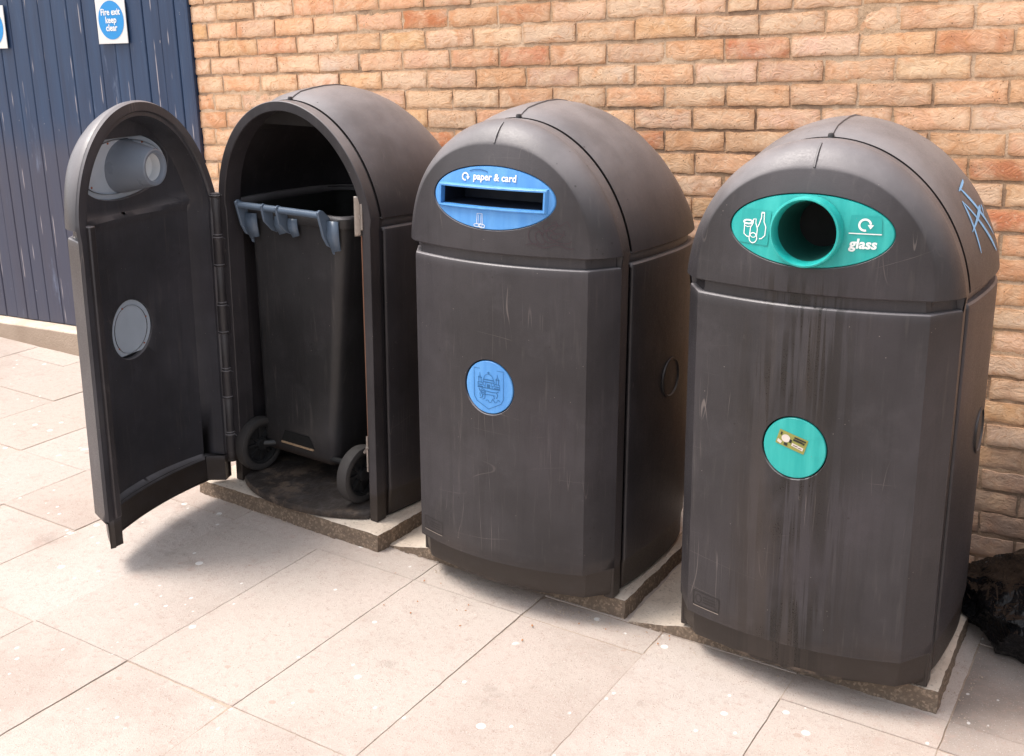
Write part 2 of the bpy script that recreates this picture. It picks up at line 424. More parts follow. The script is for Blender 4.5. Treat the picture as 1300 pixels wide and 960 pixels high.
def door_meshes(kind):
    """door shell in door coordinates: x measured from hinge"""
    m = MB()
    sq = .12
    xs = [-W, -.318, -.30, -.29, -CX, -.272, -.24, -.2, -.16]+[-sq+.02*i for i in range(13)]+[.16, .2, .24, .272, CX, .29, .30, .318, W]
    zs = [.1, .106]+[.14+.06*i for i in range(6)]+[DISC_Z-sq+.02*i for i in range(13)]+[.80, .86, .92, .96, .978]
    def P(x, z, d=0.): return (x*(1-d/W), DE+(ylow(x)-DE)*(1-d/.15), z)
    rows = [[P(x, z) for x in xs] for z in zs]
    k = len(m.v); n = len(xs)
    i0, i1 = xs.index(-sq), xs.index(-sq)+12; j0, j1 = 8, 20
    for r in rows: m.v += r
    for j in range(len(zs)-1):
        for i in range(n-1):
            if i0 <= i < i1 and j0 <= j < j1: continue
            a = k+j*n+i; m.f.append((a, a+1, a+1+n, a+n))
    # patch with round recess
    per = [(xs[i], zs[j0]) for i in range(i0, i1)]+[(sq, zs[j]) for j in range(j0, j1)]+[(xs[i], zs[j1]) for i in range(i1, i0, -1)]+[(-sq, zs[j]) for j in range(j1, j0, -1)]
    def ring(r):
        o = []
        for x, z in per:
            a = math.atan2(z-DISC_Z, x); o.append((r*math.cos(a), DISC_Z+r*math.sin(a)))
        return o
    rr = [[(x, ylow(x), z) for x, z in per]]
    R0 = ring(DISC_R)
    rr.append([((a[0]+b[0])/2, ylow((a[0]+b[0])/2), (a[1]+b[1])/2) for a, b in zip(per, R0)])
    rr.append([(x, ylow(x), z) for x, z in R0])
    rr.append([(x*.985, ylow(x)+.002, DISC_Z+(z-DISC_Z)*.985) for x, z in R0])
    rr.append([(x*.98, ylow(x)+.02, DISC_Z+(z-DISC_Z)*.98) for x, z in R0])
    m.loft(rr, True)
    # rounded rim, ledge, recessed band under the hood
    m.loft([[P(x, .978) for x in xs], [P(x, .984, .0015) for x in xs], [P(x, ZR, .005) for x in xs], [P(x, ZR, .016) for x in xs],
            [P(x, ZH+.004, .018) for x in xs]])
    # skirt under the door
    def Q(x, z, e=0): return (x*(.980-e), DE+(ylow(x)-DE)*(.66-e)+.002, z)
    m.loft([[P(x, .106) for x in xs], [P(x, .1, .002) for x in xs], [P(x, .098, .006) for x in xs], [Q(x, .098) for x in xs],
            [Q(x, .03, .012) for x in xs], [Q(x, .018, .016) for x in xs], [Q(x, .012, .03) for x in xs], [(x*.9, DE+(ylow(x)-DE)*.5+.002, .012) for x in xs]])
    # hood front: bevel from the seam arch to the inner arch
    ks = [i/NA for i in range(NA+1)]
    rows = []
    for f, bul in ((0, 0), (.03, .004), (.12, .010), (.3, .0145), (.5, .0155), (.7, .012), (.9, .0055), (.97, .0022), (1., .0)):
        row = []
        for q in ks:
            sx, sz, sy = S(q); ix, iz = I(q)
            a = Vector((sx, DE-sy, sz)); b = Vector((ix, yface(ix, iz), iz))
            p = a.lerp(b, f)
            t = PI*q
            p += Vector((math.cos(t)*.55, -.55, math.sin(t)*.65))*bul
            row.append(p)
        rows.append(row)
    m.loft(rows)
    # underside of the hood edge
    nb = 24
    bot = [I(1)]+[(-.284+.568*i/nb, ZH) for i in range(1, nb)]+[I(0)]
    full = [(S(1)[0], DE)]+[(x, yface(x, ZH)) for x, z in bot]+[(S(0)[0], DE)]
    m.loft([[(x, y, ZH) for x, y in full], [(x*.995, y*.98, ZH-.003) for x, y in full], [(x*.94, y*.86, ZH-.003) for x, y in full]])
    # face with the oval aperture: shared outline samples
    outl = [I(q) for q in ks]+[(-.284+.568*i/nb, ZH) for i in range(1, nb)]
    EC, EA, EB = 1.166, .196, .0875
    eo = []
    for x, z in outl:
        a = math.atan2((z-EC)/EB, x/EA); eo.append((EA*math.cos(a), EC+EB*math.sin(a)))
    rr = []
    for f in (0, .04, .3, .65, .96, 1):
        rr.append([(x0+(x1-x0)*f, yface(x0+(x1-x0)*f, z0+(z1-z0)*f), z0+(z1-z0)*f) for (x0, z0), (x1, z1) in zip(outl, eo)])
    rr.append([(x*.992, yface(x, z)+.003, EC+(z-EC)*.985) for x, z in eo])
    rr.append([(x*.99, yface(x, z)+.02, EC+(z-EC)*.98) for x, z in eo])
    m.loft(rr, True)
    # inner side: flange round the edge, jamb and inner panel
    K = .93
    zl = (.98, .9, .7, .5, .3, .106)
    def outline(ins):
        return [(W-ins, z) for z in zl[::-1]]+[S(q, ins)[:2] for q in ks]+[(-W+ins, z) for z in zl]
    def arch_sy(x, z): return .03*clamp((z-ZH)/.35)**.8
    rows = []
    for ins, dy in ((.0, 0), (.004, .010), (.030, .010), (.034, .003), (.046, .003)):
        rows.append([(x, DE-arch_sy(x, z)+dy, z) for x, z in outline(ins)])
    rows.append([(x, min(-.045, yin(x, z)*.6)-arch_sy(x, z)*.3, z) for x, z in outline(.050)])
    rows.append([(x, yin(x, z), z) for x, z in outline(.064)])
    m.loft(rows)
    # bottom returns: skirt back face and end flanges
    xi = [-.273+.546*i/32 for i in range(33)]
    m.loft([[(x, yin(x, .106), .106) for x in xi], [(x*K, yin(x*K, .106)*.74, .092) for x in xi], [(x*K, yin(x*K, .106)*.70, .03) for x in xi], [(x*K, DE+(ylow(x*K)-DE)*.5, .014) for x in xi]])
    for s_ in (-1, 1):
        m.loft([[(s_*x, y, z) for x, y in ((W*.972, DE+.004), (.28, DE+.012), (.273*K, yin(.273*K, .106)*.70))] for z in (.012, .05, .106)])
        m.loft([[(s_*W*.972, DE+.002, z), (s_*W*.93, DE+.012, z)] for z in (.012, .106)])
    # lower inner panel with the round opening behind the badge
    xs2 = [-.273, -.24, -.2, -.16]+[-sq+.02*i for i in range(13)]+[.16, .2, .24, .273]
    zs2 = [.106, .16, .22, .28, .34, .42, .48]+[DISC_Z-sq+.02*i for i in range(13)]+[.80, .86, .92, .95, .965, .975, .985, .995, 1.005, ZH, ZH+.004]
    k = len(m.v); n = len(xs2); i0, i1, j0, j1 = 4, 16, 7, 19
    for z in zs2: m.v += [(x, yin(x, z), z) for x in xs2]
    for j in range(len(zs2)-1):
        for i in range(n-1):
            if i0 <= i < i1 and j0 <= j < j1: continue
            a = k+j*n+i; m.f.append((a, a+1, a+1+n, a+n))
    RB = ring(.101)
    m.loft([[(x, yin(x, z), z) for x, z in per], [(x, yin(x, z), z) for x, z in RB], [(x*.98, yin(x, z)-.0015, DISC_Z+(z-DISC_Z)*.98) for x, z in RB], [(x*.97, ylow(x)+.006, DISC_Z+(z-DISC_Z)*.97) for x, z in RB]], True)
    # upper inner panel with the oval opening behind the aperture
    arc = [S(q, .064)[:2] for q in ks]; nb = 24
    out2 = arc+[(arc[-1][0]+(arc[0][0]-arc[-1][0])*i/nb, ZH) for i in range(1, nb)]
    e2 = []
    for x, z in out2:
        a = math.atan2((z-EC)/.106, x/.212); e2.append((.212*math.cos(a), min(EC+.106*math.sin(a), EC+.092)))
    rr = []
    for f in (0, .2, .5, .8, .97, 1):
        rr.append([(x0+(x1-x0)*f, yin(x0+(x1-x0)*f, z0+(z1-z0)*f), z0+(z1-z0)*f) for (x0, z0), (x1, z1) in zip(out2, e2)])
    rr.append([(x*.99, yin(x, z)-.002, EC+(z-EC)*.985) for x, z in e2])
    rr.append([(x*.985, yface(x, z)+.004, EC+(z-EC)*.98) for x, z in e2])
    m.loft(rr, True)
    v = [(x-HX, y, z) for x, y, z in m.v]
    return v, m.f

def yin(x, z):
    y = ybow(x*.97)+.024 if z < ZH else yface(x*.97, z)+.024
    y += .013*math.exp(-((z-1.0-.35*abs(x)**2)/.018)**2)
    if z < .1: y = y+(.1-z)*.35
    return y
EC, EA, EB = 1.166, .196, .0875
def shift(mb): mb.v = [(x-HX, y, z) for x, y, z in mb.v]; return mb
def yf_door(x, z): return yface(x+HX, z)
def ylow_d(x, z): return ylow(x+HX)

def oval_plate(hole, depth=.004, n=96):
    """oval plate with a hole: hole is a list of (x,z) sampled at the same n angles"""
    m = MB(); rows = []
    o = [(EA*.987*math.cos(2*PI*i/n), EC+EB*.972*math.sin(2*PI*i/n)) for i in range(n)]
    rows.append([(x, yface(x, z)+.02, z) for x, z in o])
    rows.append([(x, yface(x, z)+depth, z) for x, z in o])
    rows.append([(x*.985, yface(x, z)+depth-.0035, EC+(z-EC)*.975) for x, z in o])
    for f in (.3, .6, 1.):
        rows.append([(a[0]*.985*(1-f)+b[0]*f, yface(a[0]*(1-f)+b[0]*f, a[1]*(1-f)+b[1]*f)+depth-.0035, (EC+(a[1]-EC)*.975)*(1-f)+b[1]*f) for a, b in zip(o, hole)])
    m.loft(rows, True); return m
def circ_hole(r, cx=0., cz=EC, n=96): return [(cx+r*math.cos(2*PI*i/n), cz+r*math.sin(2*PI*i/n)) for i in range(n)]
def rect_hole(hx, hz, n=96, cz=EC):
    o = []
    for i in range(n):
        a = 2*PI*i/n; c, s_ = math.cos(a)*EA, math.sin(a)*EB
        k = min(hx/abs(c) if abs(c) > 1e-9 else 9e9, hz/abs(s_) if abs(s_) > 1e-9 else 9e9)
        o.append((c*k, cz+s_*k))
    # snap the nearest samples onto the corners
    for cx_, cz_ in ((hx, hz), (-hx, hz), (-hx, -hz), (hx, -hz)):
        j = min(range(n), key=lambda q: (o[q][0]-cx_)**2+(o[q][1]-cz-cz_)**2); o[j] = (cx_, cz+cz_)
    return o

def recycle_logo(cx, cz, r, w, yf, off):
    m = MB()
    m.add(*strip(ell(cx, cz, r, r, 26, math.radians(-75), math.radians(-75-278), 0), w, yf, off))
    ex, ez = cx+r, cz
    tri = [(ex-w*1.45, ez+.1*w), (ex+w*1.45, ez+.1*w), (ex, ez-w*1.9)]
    m.add([(x, yf(x, z)-off, z) for x, z in tri], [(0, 1, 2)])
    return m

def disc_part(mat, parent, y_off=.003, mb_only=False):
    m = MB(); n = 48
    def ringp(r, dy): return [(r*math.cos(2*PI*i/n), ylow(r*math.cos(2*PI*i/n))+dy, DISC_Z+r*math.sin(2*PI*i/n)) for i in range(n)]
    rows = [ringp(.0775, .014), ringp(.0775, y_off), ringp(.0755, y_off-.0022), ringp(.04, y_off-.0022), ringp(.0005, y_off-.0022)]
    m.loft(rows, True); shift(m)
    return m.build('round_badge', mat, parent)

def rear_plan():
    R = [(W, .05), (.345, .1), (.353, .2), (.3575, .3), (.3555, .38), (.347, .45), (.327, .52), (.285, .572), (.2, .602), (.1, .612)]
    # smooth by Catmull-Rom
    P = R+[(0, .6135)]+[(-x, y) for x, y in R[::-1]]
    out = []
    for i in range(len(P)-1):
        p0, p1, p2, p3 = P[max(i-1, 0)], P[i], P[i+1], P[min(i+2, len(P)-1)]
        for t in (0, .34, .67):
            out.append(tuple(.5*(2*p1[k]+(p2[k]-p0[k])*t+(2*p0[k]-5*p1[k]+4*p2[k]-p3[k])*t*t+(3*p1[k]-p0[k]-3*p2[k]+p3[k])*t**3) for k in (0, 1)))
    return out+[P[-1]]
def a_of_y(y):
    pl = rear_plan(); pl = pl[:len(pl)//2+1]
    for (xa, ya), (xb, yb) in zip(pl, pl[1:]):
        if ya <= y <= yb: return xa+(xb-xa)*(y-ya)/max(1e-9, yb-ya)
    return W if y < .05 else 0.

def make_housing(root):
    # side and back body shell
    pl = rear_plan()
    def row(z, d=0.): return [(x*(1-d/.35), .05+(y-.05)*(1-d/.56), z) for x, y in pl]
    m = MB()
    m.loft([row(.0, .014), row(.012, .006), row(.088, .004), row(.094, .001), row(.102, .0), row(.3), row(.6), row(.9), row(.974), row(.982, .0015), row(ZR, .006), row(ZR, .017), row(ZH+.004, .019)])
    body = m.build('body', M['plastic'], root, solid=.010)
    # rear hood
    m = MB(); rows = []
    ys = [.0, .03, .07, .12, .17, .22, .27, .32, .37, .42, .46, .5, .53, .555, .575, .59, .602, .61, .616]
    cr = [1.372, 1.383, 1.394, 1.403, 1.409, 1.410, 1.405, 1.395, 1.378, 1.350, 1.318, 1.273, 1.228, 1.180, 1.135, 1.098, 1.06, 1.035, ZH+.002]
    for j, (y, c) in enumerate(zip(ys, cr)):
        yy = y+.037 if j == 0 else max(y, .05)
        a = (AA if j == 0 else max(a_of_y(max(y, .05))+.008*clamp((.6-y)/.3), .02))
        if j == 1: a = AA+.001
        row_ = []
        for i in range(NA+1):
            q = i/NA; t = TH0+(PI-2*TH0)*q
            sx = a*math.cos(t)/math.cos(TH0)*(AA*math.cos(TH0)/AA)
            base = ZH; sz = base+(c-base)*(math.sin(t)-math.sin(TH0))/(1-math.sin(TH0))
            fade = max(0., 1-j/5.)
            row_.append((sx, yy-(.03*math.sin(PI*q))*fade if j < 5 else yy, sz))
        rows.append(row_)
    # rolled front lip and lower edge
    f0 = rows[0]
    rows.insert(0, [(x*.985, y+.003, ZH+(z-ZH)*.985-.002) for x, y, z in f0])
    m.loft(rows)
    for side in (0, NA):
        edge = [r[side] for r in rows[1:]]
        m.loft([edge, [(x*.99, y, ZH-.004) for x, y, z in edge], [(x*.93, .05+(y-.05)*.95, ZH-.004) for x, y, z in edge]])
    hood = m.build('hood', M['plastic'], root, smooth=40, solid=.006)
    # moulding line over the crown
    m = MB(); mid = [(0, r[NA//2][1], r[NA//2][2]+.0005) for r in rows[1:13]]
    m.tube(mid, .0034, 6); m.build('moulding_line', M['plastic'], hood)
    m = MB(); m.lathe([(.0005, .006), (.006, .005), (.008, 0), (.008, -.01)], 'Z', (0, .004, 1.376), 12); m.build('rivet', M['plastic_dark'], hood)
    # frame ring the door closes on
    path = [(W, z, 0.) for z in (.0, .1, .3, .6, .9, .99)]+[S(i/NA) for i in range(NA+1)]+[(-W, z, 0.) for z in (.99, .9, .6, .3, .1, .0)]
    pin = []
    def off(p, ins):
        x, z, sy = p
        if z < ZH-1e-6: return (math.copysign(abs(x)-ins, x), z)
        r = math.atan2((z-ZA0)/AB, x/AA); return ((AA-ins)*math.cos(r), ZA0+(AB-ins)*math.sin(r))
    sect = [(-.0155, .002), (.030, .002), (.030, .013), (.058, .013), (.058, .034), (-.0155, .034), (-.0155, .002)]
    m = MB(); rows = []
    for p in path:
        r = []
        for y, ins in sect[:-1]:
            x, z = off(p, ins); r.append((x, y-p[2], z))
        rows.append(r)
    m.loft(rows, True, True, True)
    m.build('door_frame', M['plastic'], root, bevel=.0025)
    # web closing the top of the opening
    m = MB(); n = 24; top = []; botr = []
    for i in range(n+1):
        q = .27+.46*i/n; x, z, sy = S(q, .03); top.append((x, .046-sy, z)); botr.append((x*.99, .052-.02, min(z, 1.288)))
    m.loft([top, botr, [(x, .16, z+.004) for x, y, z in botr]]); m.build('top_web', M['plastic_dark'], root)
    # floor tray with a bowed front lip
    fr = []
    for i in range(25):
        x = -.288+.576*i/24; u = abs(x)/.288; fr.append((x, -.104+.085*u**2.4, 0))
    bk = [(x*.955, min(y, .58), 0) for x, y in pl if y > .06]
    tr = fr+[(.309, .03, 0)]+bk+[(-.309, .03, 0)]
    def T(z, k): return [(x*k, y*k if y < 0 else y, z) for x, y, _ in tr]
    m = MB(); m.loft([T(.001, .985), T(.004, 1.), T(.018, 1.), T(.024, .985), T(.026, .93)], True, True, True)
    m.build('floor_tray', M['tray'], root, smooth=40)
    # side caps
    for s_ in (1, -1):
        m = MB(); m.lathe([(.062, -.004), (.062, .003), (.056, .004), (.052, -.002), (.0005, -.002)], 'X', (0, .30, .60), 32)
        if s_ < 0: m.v = [(-x, y, z) for x, y, z in m.v]
        m.v = [(x+s_*.3575, y, z) for x, y, z in m.v]
        m.build('side_cap', M['plastic_dark'], root)
def make_hinge(root):
    m = MB()
    z = .075; i = 0; L = [.105, .135]
    while z < 1.04:
        l = L[i % 2]; r = .017 if i % 2 else .0205
        zt = min(z+l, 1.05)
        m.lathe([(.0005, z), (r, z), (r*1.12, z+.002), (r*1.12, z+.006), (r, z+.008), (r, zt-.004), (r*.9, zt-.001), (.0005, zt-.001)], 'Z', (HX, DE-.005, 0), 18)
        if i % 2 == 0: m.box((HX, DE-.002, z+.006), (HX+.03, DE+.022, zt-.006))
        z += l; i += 1
    m.build('hinge', M['plastic'], root)

DOORV = door_meshes(None)
def make_bin(i, pose, mat_front, angle):
    x, y, yaw, roll = pose
    zb = ZB_[i]
    root = empty('recycling_bin', (x, y, gz(x, y)+zb), (0, roll, yaw))
    make_housing(root)
    if angle: make_hinge(root)
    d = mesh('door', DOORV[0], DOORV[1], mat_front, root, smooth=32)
    d.location = (HX, 0, 0); d.rotation_euler = (0, 0, math.radians(angle))
    # moulding line on the bevel
    m = MB(); pts = []
    sx, sz, sy = S(.5); ix, iz = I(.5); a = Vector((0, DE-sy, sz)); b = Vector((0, yface(0, iz), iz))
    for f in (.28, .5, .75, .97): pts.append(a.lerp(b, f)+Vector((0, -.55, .65))*.0155*(1-(2*f-1)**2)+Vector((0, -.0005, .001)))
    m.tube(pts, .0032, 6); shift(m); m.build('moulding_line', mat_front, d)
    # embossed maker's panel low on the door
    m = MB(); yl = lambda x, z: ylow(x)
    for zz in (.128, .168): m.add(*strip([(-.262+.01*k, zz) for k in range(9)], .0028, yl, .0008))
    for xx in (-.262, -.182): m.add(*strip([(xx, .128), (xx, .168)], .0028, yl, .0008))
    m.add(*strip(ell(-.246, .148, .009, .012, 18), .002, yl, .0008, True))
    for zz in (.141, .149, .157): m.add(*strip([(-.232+.008*k, zz) for k in range(6)], .0025, yl, .0008))
    shift(m); m.build('maker_panel', M['plastic_dark'], d)
    m = MB(); m.add(*strip([(-.262+.01*k, .1255) for k in range(9)], .0022, yl, .0012)); shift(m); m.build('panel_edge', M['metal'], d)
    return root, d

ZB_ = (.06, .055, .055)
POSE = [(.795, -.874, -.035, .046), (1.686, -.920, .007, .036), (2.564, -.9015, .0171, .0244)]
GB = 'recycling bins in a row along the brick wall'
b1, d1 = make_bin(0, POSE[0], M['door_plastic'], -77)
tag(b1, 'charcoal plastic bin housing with its arched door swung open, leftmost of the three', 'recycling bin', GB)
b2, d2 = make_bin(1, POSE[1], M['plastic'], 0)
tag(b2, 'charcoal domed recycling bin with blue paper slot plate and blue crest disc', 'recycling bin', GB)
b3, d3 = make_bin(2, POSE[2], M['plastic_drips'], 0)
tag(b3, 'charcoal domed recycling bin with round green glass hole and drip stains down its front', 'recycling bin', GB)
d1['label'] = 'open arched door showing its inside with grey cone and grey disc'

# ---- bin 2: paper and card slot
N = 96
SX, SZ = .163, .0245
plate = shift(oval_plate(rect_hole(SX, SZ))).build('aperture_plate', M['blue'], d2, smooth=35)
m = MB(); h = rect_hole(SX, SZ); ho = rect_hole(SX+.0075, SZ+.0065)
def ypl(x, z): return yface(x, z)+.0005
m.loft([[(x, ypl(x, z), z) for x, z in rect_hole(SX+.011, SZ+.009)], [(x, ypl(x, z)-.0075, z) for x, z in ho], [(x, ypl(x, z)-.0095, z) for x, z in rect_hole(SX+.005, SZ+.004)], [(x, ypl(x, z)-.0085, z) for x, z in h],
        [(x*.995, ypl(x, z)+.010, EC+(z-EC)*.97) for x, z in h]], True)
shift(m).build('slot_surround', M['blue'], d2, smooth=35)
m = MB(); m.loft([[(x*.995, ypl(x, z)+.010, EC+(z-EC)*.97) for x, z in h], [(x*.985, ypl(x, z)+.05, EC+(z-EC)*.8) for x, z in h], [(x*.97, -.03, EC+(z-EC)*.8) for x, z in h]], True, False, True); shift(m); m.build('slot_tunnel', M['slot_dark'], d2)
yd = yf_door
text_on('lettering', 'paper & card', .0265, -HX+.012, EC+.055, yd, .0012, M['white'], d2, bold=.0007, wide=.98)
m = recycle_logo(-HX-.083, EC+.053, .0095, .0042, yd, .0012); m.build('recycling_logo', M['white'], d2, smooth=0)
m = MB(); ix, iz = -HX-.028, EC-.062
m.add(*strip([(ix-.009, iz-.01), (ix-.008, iz+.019), (ix+.008, iz+.019), (ix+.010, iz-.01)], .0018, yd, .0012))
m.add(*strip([(ix-.004, iz-.01), (ix-.003, iz+.016)], .0012, yd, .0012)); m.add(*strip([(ix+.005, iz-.01), (ix+.0045, iz+.016)], .0012, yd, .0012))
m.add(*strip(ell(ix-.008, iz-.013, .010, .004, 16), .0018, yd, .0012, True)); m.add(*strip(ell(ix+.008, iz-.014, .010, .005, 16), .0022, yd, .0012, True))
m.add(*strip(ell(ix+.004, iz-.012, .006, .004, 12), .0018, yd, .0012, True))
m.build('paper_icon', M['white_worn'], d2, smooth=0)
m = MB(); m.add(*strip(ell(-HX-.04, EC+.058, .04, .016, 14, 2.4, .75), .003, yd, .0011)); m.build('scuff_mark', M['crest_ink'], d2, smooth=0)
disc2 = disc_part(M['blue'], d2)
# crest: shield outline, castle with dome and turrets, passant beast above waves
def yb(x, z): return ylow(x+HX)+.0008
m = MB(); cx, cz = -HX, DISC_Z
def L(pts, w=.0016, closed=False): m.add(*strip([(cx+a, cz+b) for a, b in pts], w, yb, .001, closed))
L([(-.049, .052), (.048, .052), (.048, -.030), (.040, -.044), (0, -.064), (-.040, -.044), (-.049, -.030)], .0017, True)
L(ell(0, .022, .016, .017, 14, 0, PI)); L([(-.018, .022), (.018, .022)], .003); L([(-.018, .015), (.018, .015)], .0022); L([(0, .039), (0, .046)], .003); L([(-.004, .043), (.005, .043)], .0018)
for s_ in (-1, 1):
    L([(s_*.025, .010), (s_*.025, .026), (s_*.029, .034), (s_*.033, .026), (s_*.033, .010)], .0018); L([(s_*.022, .026), (s_*.036, .026)], .0024); L([(s_*.029, .034), (s_*.029, .041)], .0014)
    L([(s_*.036, -.002), (s_*.036, .012), (s_*.02, .012), (s_*.02, .005), (s_*.012, .005), (s_*.012, -.002)], .0018); L([(s_*.034, .005), (s_*.022, .005)], .0026)
    L([(s_*.034, 0), (s_*.018, 0)], .0022); L([(s_*.018, .008), (s_*.018, .022)], .0016)
L([(-.037, -.003), (.037, -.003)], .0026); L([(0, .009), (0, -.001)], .010); L([(-.010, .004), (-.010, .014), (.010, .014), (.010, .004)], .0014)
L(ell(-.019, -.015, .008, .008, 12), .002, True); L(ell(-.019, -.015, .004, .004, 10), .002, True); L([(-.028, -.010), (-.033, -.007), (-.030, -.014)], .0018)
L([(-.012, -.011), (.012, -.013), (.026, -.012), (.033, -.008)], .0022); L([(-.014, -.022), (.006, -.021), (.022, -.022)], .0018); L([(.026, -.012), (.030, -.02), (.026, -.029)], .0024)
L([(-.018, -.022), (-.022, -.032), (-.030, -.035)], .0022); L([(-.012, -.022), (-.013, -.034), (-.02, -.038)], .002); L([(.016, -.022), (.020, -.030), (.012, -.033)], .0022); L([(-.030, -.02), (-.027, -.03)], .0016)
for k in range(5): L(ell(-.004+.009*k, -.041+.001*k, .0045, .0035, 8, 0, PI if k % 2 == 0 else -PI), .0016)
m.build('crest_engraving', M['crest_ink'], disc2, smooth=0).location = (0, 0, 0)
# pen scribble and pink smudge
def yh(x, z): return yface(x+HX, z)
m = MB()
def G(pts, w=.0022): m.add(*strip(pts, w, yh, .0009))
gx, gzz = -HX+.175, 1.075
for k, (ox, oz, rx, rz, ro) in enumerate([(-.035, .0, .018, .022, .2), (-.02, -.005, .012, .018, .5), (.005, .0, .02, .016, -.3), (.02, .012, .024, .02, .4), (.035, -.004, .028, .012, -.2), (.005, .028, .02, .012, .3)]):
    G([(gx+ox+a, gzz+oz+b) for a, b in ell(0, 0, rx, rz, 22, .3*k, .3*k+5.2, ro)])
G([(gx-.06+.012*k, gzz-.026+.005*math.sin(k*1.1)) for k in range(12)]); G([(gx+.01+.01*k, gzz+.035+.009*math.sin(k*2.1)) for k in range(6)])
m.build('pen_scribble', M['pen'], d2, smooth=0)

# ---- round aperture: bins 3 and 1
def ring_aperture(d, plate_m, tube_m, in_m, cone):
    n = 96; m = oval_plate(circ_hole(.079)); shift(m).build('aperture_plate', plate_m, d, smooth=35)
    m = MB(); yc = yface(0, EC)
    prof = [(.0835, yc+.006), (.0825, yc-.026), (.0805, yc-.031), (.0770, yc-.032), (.0745, yc-.028), (.071, yc-.005), (.066, yc+.045), (.056, yc+.125)]
    m.lathe(prof, 'Y', (0, 0, EC), 64); shift(m).build('aperture_tube', tube_m, d, smooth=40)
    if not cone:
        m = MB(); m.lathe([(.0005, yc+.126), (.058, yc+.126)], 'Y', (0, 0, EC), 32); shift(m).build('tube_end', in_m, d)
    return yc
yc = ring_aperture(d3, M['green'], M['green'], M['void'], False)
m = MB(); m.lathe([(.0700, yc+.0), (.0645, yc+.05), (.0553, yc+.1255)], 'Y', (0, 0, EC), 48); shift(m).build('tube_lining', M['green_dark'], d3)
disc3 = disc_part(M['green'], d3)
# icon squares, bottles and jar, arrow, lettering
def quad_on(name, pts, mat, parent, off=.0012, yf=None, nx=8):
    yf = yf or yd; m = MB(); (x0, z0), (x1, z1), (x2, z2), (x3, z3) = pts
    rows = []
    for j in range(3):
        v = j/2; rows.append([((x0+(x1-x0)*u)*(1-v)+(x3+(x2-x3)*u)*v, 0, (z0+(z1-z0)*u)*(1-v)+(z3+(z2-z3)*u)*v) for u in [k/nx for k in range(nx+1)]])
    rows = [[(x, yf(x, z)-off, z) for x, y, z in r] for r in rows]
    m.loft(rows); return m.build(name, mat, parent, smooth=0)
ox = -HX
quad_on('icon_sticker', [(ox-.170, EC-.038), (ox-.094, EC-.042), (ox-.090, EC+.040), (ox-.164, EC+.042)], M['green_sticker'], d3, .0010)
m = MB(); bx, bz = ox-.130, EC
def B(pts, w=.0024, closed=False): m.add(*strip([(bx+a, bz+b) for a, b in pts], w, yd, .0020, closed))
B([(.016, .034), (.023, .034), (.023, .026), (.0235, .014), (.029, .002), (.028, -.018), (.020, -.026), (.014, -.027)]); B([(.016, .034), (.0165, .024), (.012, .008), (.008, .0)]); B([(.0155, .035), (.0235, .035)], .0036)
B([(-.004, .018), (.003, .019), (.003, .009), (.008, -.004), (.007, -.024)]); B([(-.004, .018), (-.004, .009), (-.010, -.002), (-.011, -.02)]); B(ell(-.002, -.026, .010, .012, 18), .0024, True); B(ell(-.002, -.018, .0075, .007, 12, PI, 2*PI), .0018)
B([(-.026, .008), (-.026, -.018), (-.018, -.024), (-.012, -.024)]); B(ell(-.017, .011, .011, .0045, 18), .0040, True); B([(-.027, .002), (-.018, -.001), (-.010, .001)], .0018); B([(-.006, .009), (-.006, .003)], .002)
m.build('bottle_icon', M['white'], d3, smooth=0)
quad_on('arrow_sticker', [(ox+.094, EC+.003), (ox+.166, EC+.003), (ox+.163, EC+.041), (ox+.096, EC+.043)], M['green_sticker'], d3, .0010)
m = recycle_logo(ox+.128, EC+.022, .0125, .0048, yd, .0020); m.build('recycling_logo', M['white'], d3, smooth=0)
m = MB(); m.add(*strip([(ox+.094+.009*k, EC+.002) for k in range(9)], .0024, yd, .0020)); m.build('rule_line', M['white'], d3, smooth=0)
text_on('lettering', 'glass', .031, ox+.128, EC-.022, yd, .0018, M['white'], d3, bold=.0010, wide=1.05, shear=.1)
# sticker on the green disc
def yg(x, z): return ylow(x+HX)+.0006
ca, sa = math.cos(-.28), math.sin(-.28)
def R2(a, b): return (ox-.006+a*ca-b*sa, DISC_Z+.016+a*sa+b*ca)
st = quad_on('sticker', [R2(-.037, -.019), R2(.037, -.019), R2(.037, .019), R2(-.037, .019)], M['olive'], disc3, .0008, yg)
m = MB(); m.add([(p[0], yg(*p)-.0014, p[1]) for p in [R2(-.016+a, .002+b) for a, b in ell(0, 0, .011, .010, 18)]], [tuple(range(18))])
m.add([(p[0], yg(*p)-.0014, p[1]) for p in [R2(a, b) for a, b in ((.002, -.010), (.032, -.012), (.032, -.004), (.002, -.002))]], [(0, 1, 2, 3)])
m.add([(p[0], yg(*p)-.0014, p[1]) for p in [R2(a, b) for a, b in ((-.034, -.014), (-.024, -.016), (-.022, -.009), (-.034, -.006))]], [(0, 1, 2, 3)])
m.build('sticker_print', M['sticker_pale'], disc3, smooth=0)
m = MB()
for a, b, w_, h_ in ((.018, .013, .030, .004), (.014, .007, .024, .005), (.029, .006, .005, .005), (-.012, -.012, .009, .007), (-.003, .0, .006, .009), (.012, -.0065, .012, .0016), (.024, -.008, .009, .0016), (-.030, .010, .004, .008)):
    m.add([(p[0], yg(*p)-.0019, p[1]) for p in [R2(a-w_/2, b-h_/2), R2(a+w_/2, b-h_/2), R2(a+w_/2, b+h_/2), R2(a-w_/2, b+h_/2)]], [(0, 1, 2, 3)])
m.build('sticker_lettering', M['sticker_dark'], disc3, smooth=0)

